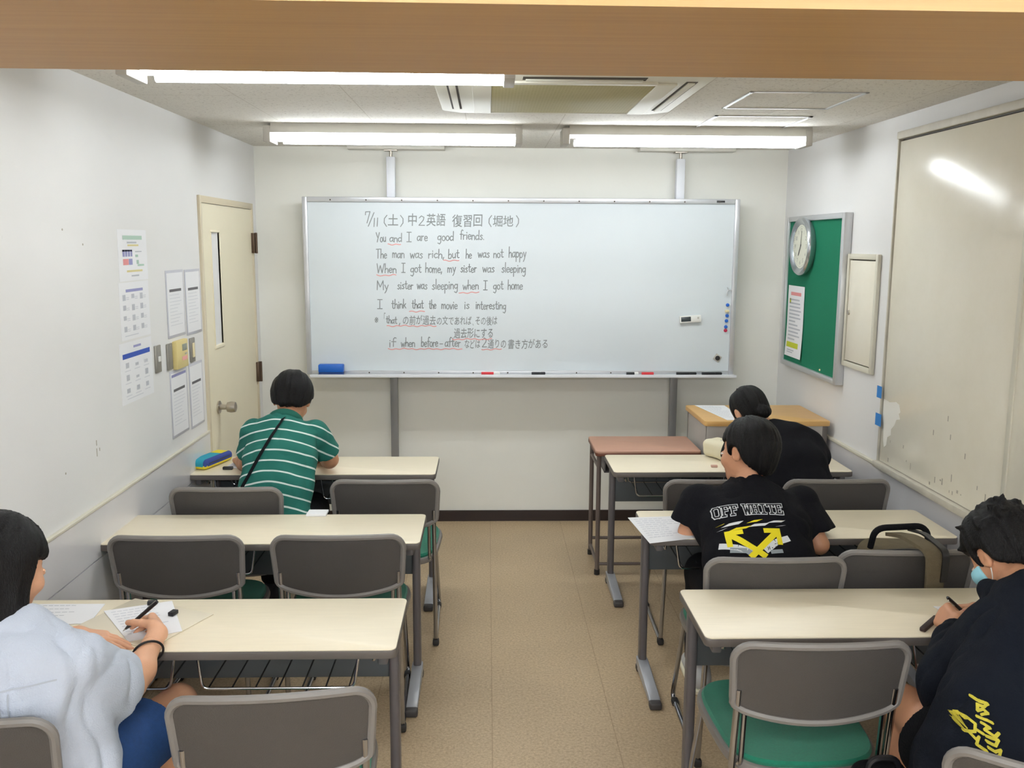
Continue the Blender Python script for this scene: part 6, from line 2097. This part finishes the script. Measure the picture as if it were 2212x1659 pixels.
# ------------------------------------------------------------------ backpack on the chair, dark bag on the floor
KHK = mat('khaki_canvas', rgb(112, 100, 76), 0.85, noise=(50.0, 0.12), bump=(300.0, 0.4))
bp_ = thing('backpack', 'khaki backpack with black handle standing on a grey chair seat', 'backpack', (1.455, 3.085, 0.455))
def fk(P):
    q = P - A3((0.04, 0.0, 0.150))
    d = np.linalg.norm(np.maximum(np.abs(q) - A3((0.10, 0.045, 0.090)), 0), axis=1) - 0.052
    return d + 0.010 * vnoise(P, (12, 12, 12), 4)
npmesh('body', [surf(fk, (-0.19, -0.14, -0.04), (0.23, 0.14, 0.36), 0.007)], KHK, bp_)
def strap(bm, pts, w, th, wid):
    """flat webbing: wid is the direction of its width"""
    P = [Vector(p) for p in pts]
    prev = None
    for i, p in enumerate(P):
        t = (P[min(i + 1, len(P) - 1)] - P[max(i - 1, 0)]).normalized()
        e = Vector(wid) - t * Vector(wid).dot(t)
        e.normalize()
        n = t.cross(e)
        vs = [bm.verts.new(p + e * (w / 2) * a + n * (th / 2) * c) for a, c in ((-1, -1), (1, -1), (1, 1), (-1, 1))]
        if prev:
            for k in range(4):
                bm.faces.new((prev[k], prev[(k + 1) % 4], vs[(k + 1) % 4], vs[k]))
        else:
            bm.faces.new(vs[::-1])
        prev = vs
    bm.faces.new(prev)
b = B(); strap(b, fillet([(-0.03, -0.05, 0.345), (-0.025, -0.16, 0.372), (0.0, -0.292, 0.362), (0.008, -0.282, 0.26), (0.02, -0.258, 0.12), (0.03, -0.235, 0.0)], 0.04, 6), 0.058, 0.012, (1, 0, 0)); st_ = obj('shoulder_strap', b, KHK, bp_)
b = B(); strap(b, fillet([(0.030, -0.05, 0.36), (0.026, -0.16, 0.382), (0.03, -0.304, 0.368), (0.034, -0.290, 0.26)], 0.03, 5), 0.022, 0.006, (1, 0, 0)); obj('webbing', b, M['black_plastic'], st_)
b = B(); tube(b, fillet([(-0.10, -0.03, 0.29), (-0.10, -0.06, 0.37), (0.08, -0.06, 0.378), (0.105, -0.05, 0.28)], 0.04, 6), 0.011, 8); obj('handle', b, BKF, bp_)
b = B(); tube(b, [(-0.10, -0.06, 0.285), (0.02, -0.07, 0.293), (0.14, -0.06, 0.283)], 0.006, 6); obj('zip', b, M['black_plastic'], bp_)

fl_ = thing('floor_bag', 'tall black bag standing on the floor between the empty chair and the hoodie boy\'s knee', 'bag', (1.12, 2.46, 0.0))
def fq(P):
    q = P - A3((0, 0, 0.265))
    d = np.linalg.norm(np.maximum(np.abs(q) - A3((0.028, 0.03, 0.208)), 0), axis=1) - 0.045
    return d + 0.012 * vnoise(P, (10, 10, 10), 7)
def placed_bag():
    npmesh('body', [surf(fq, (-0.14, -0.14, -0.02), (0.14, 0.14, 0.64), 0.007)], BKF, fl_)
    b = B(); tube(b, fillet([(-0.04, 0.0, 0.49), (-0.035, 0.0, 0.545), (0.035, 0.0, 0.545), (0.04, 0.0, 0.49)], 0.03), 0.008, 8); obj('handle', b, M['black_plastic'], fl_)
placed_bag()
fl_.location = (0.985, 2.06, 0.0)
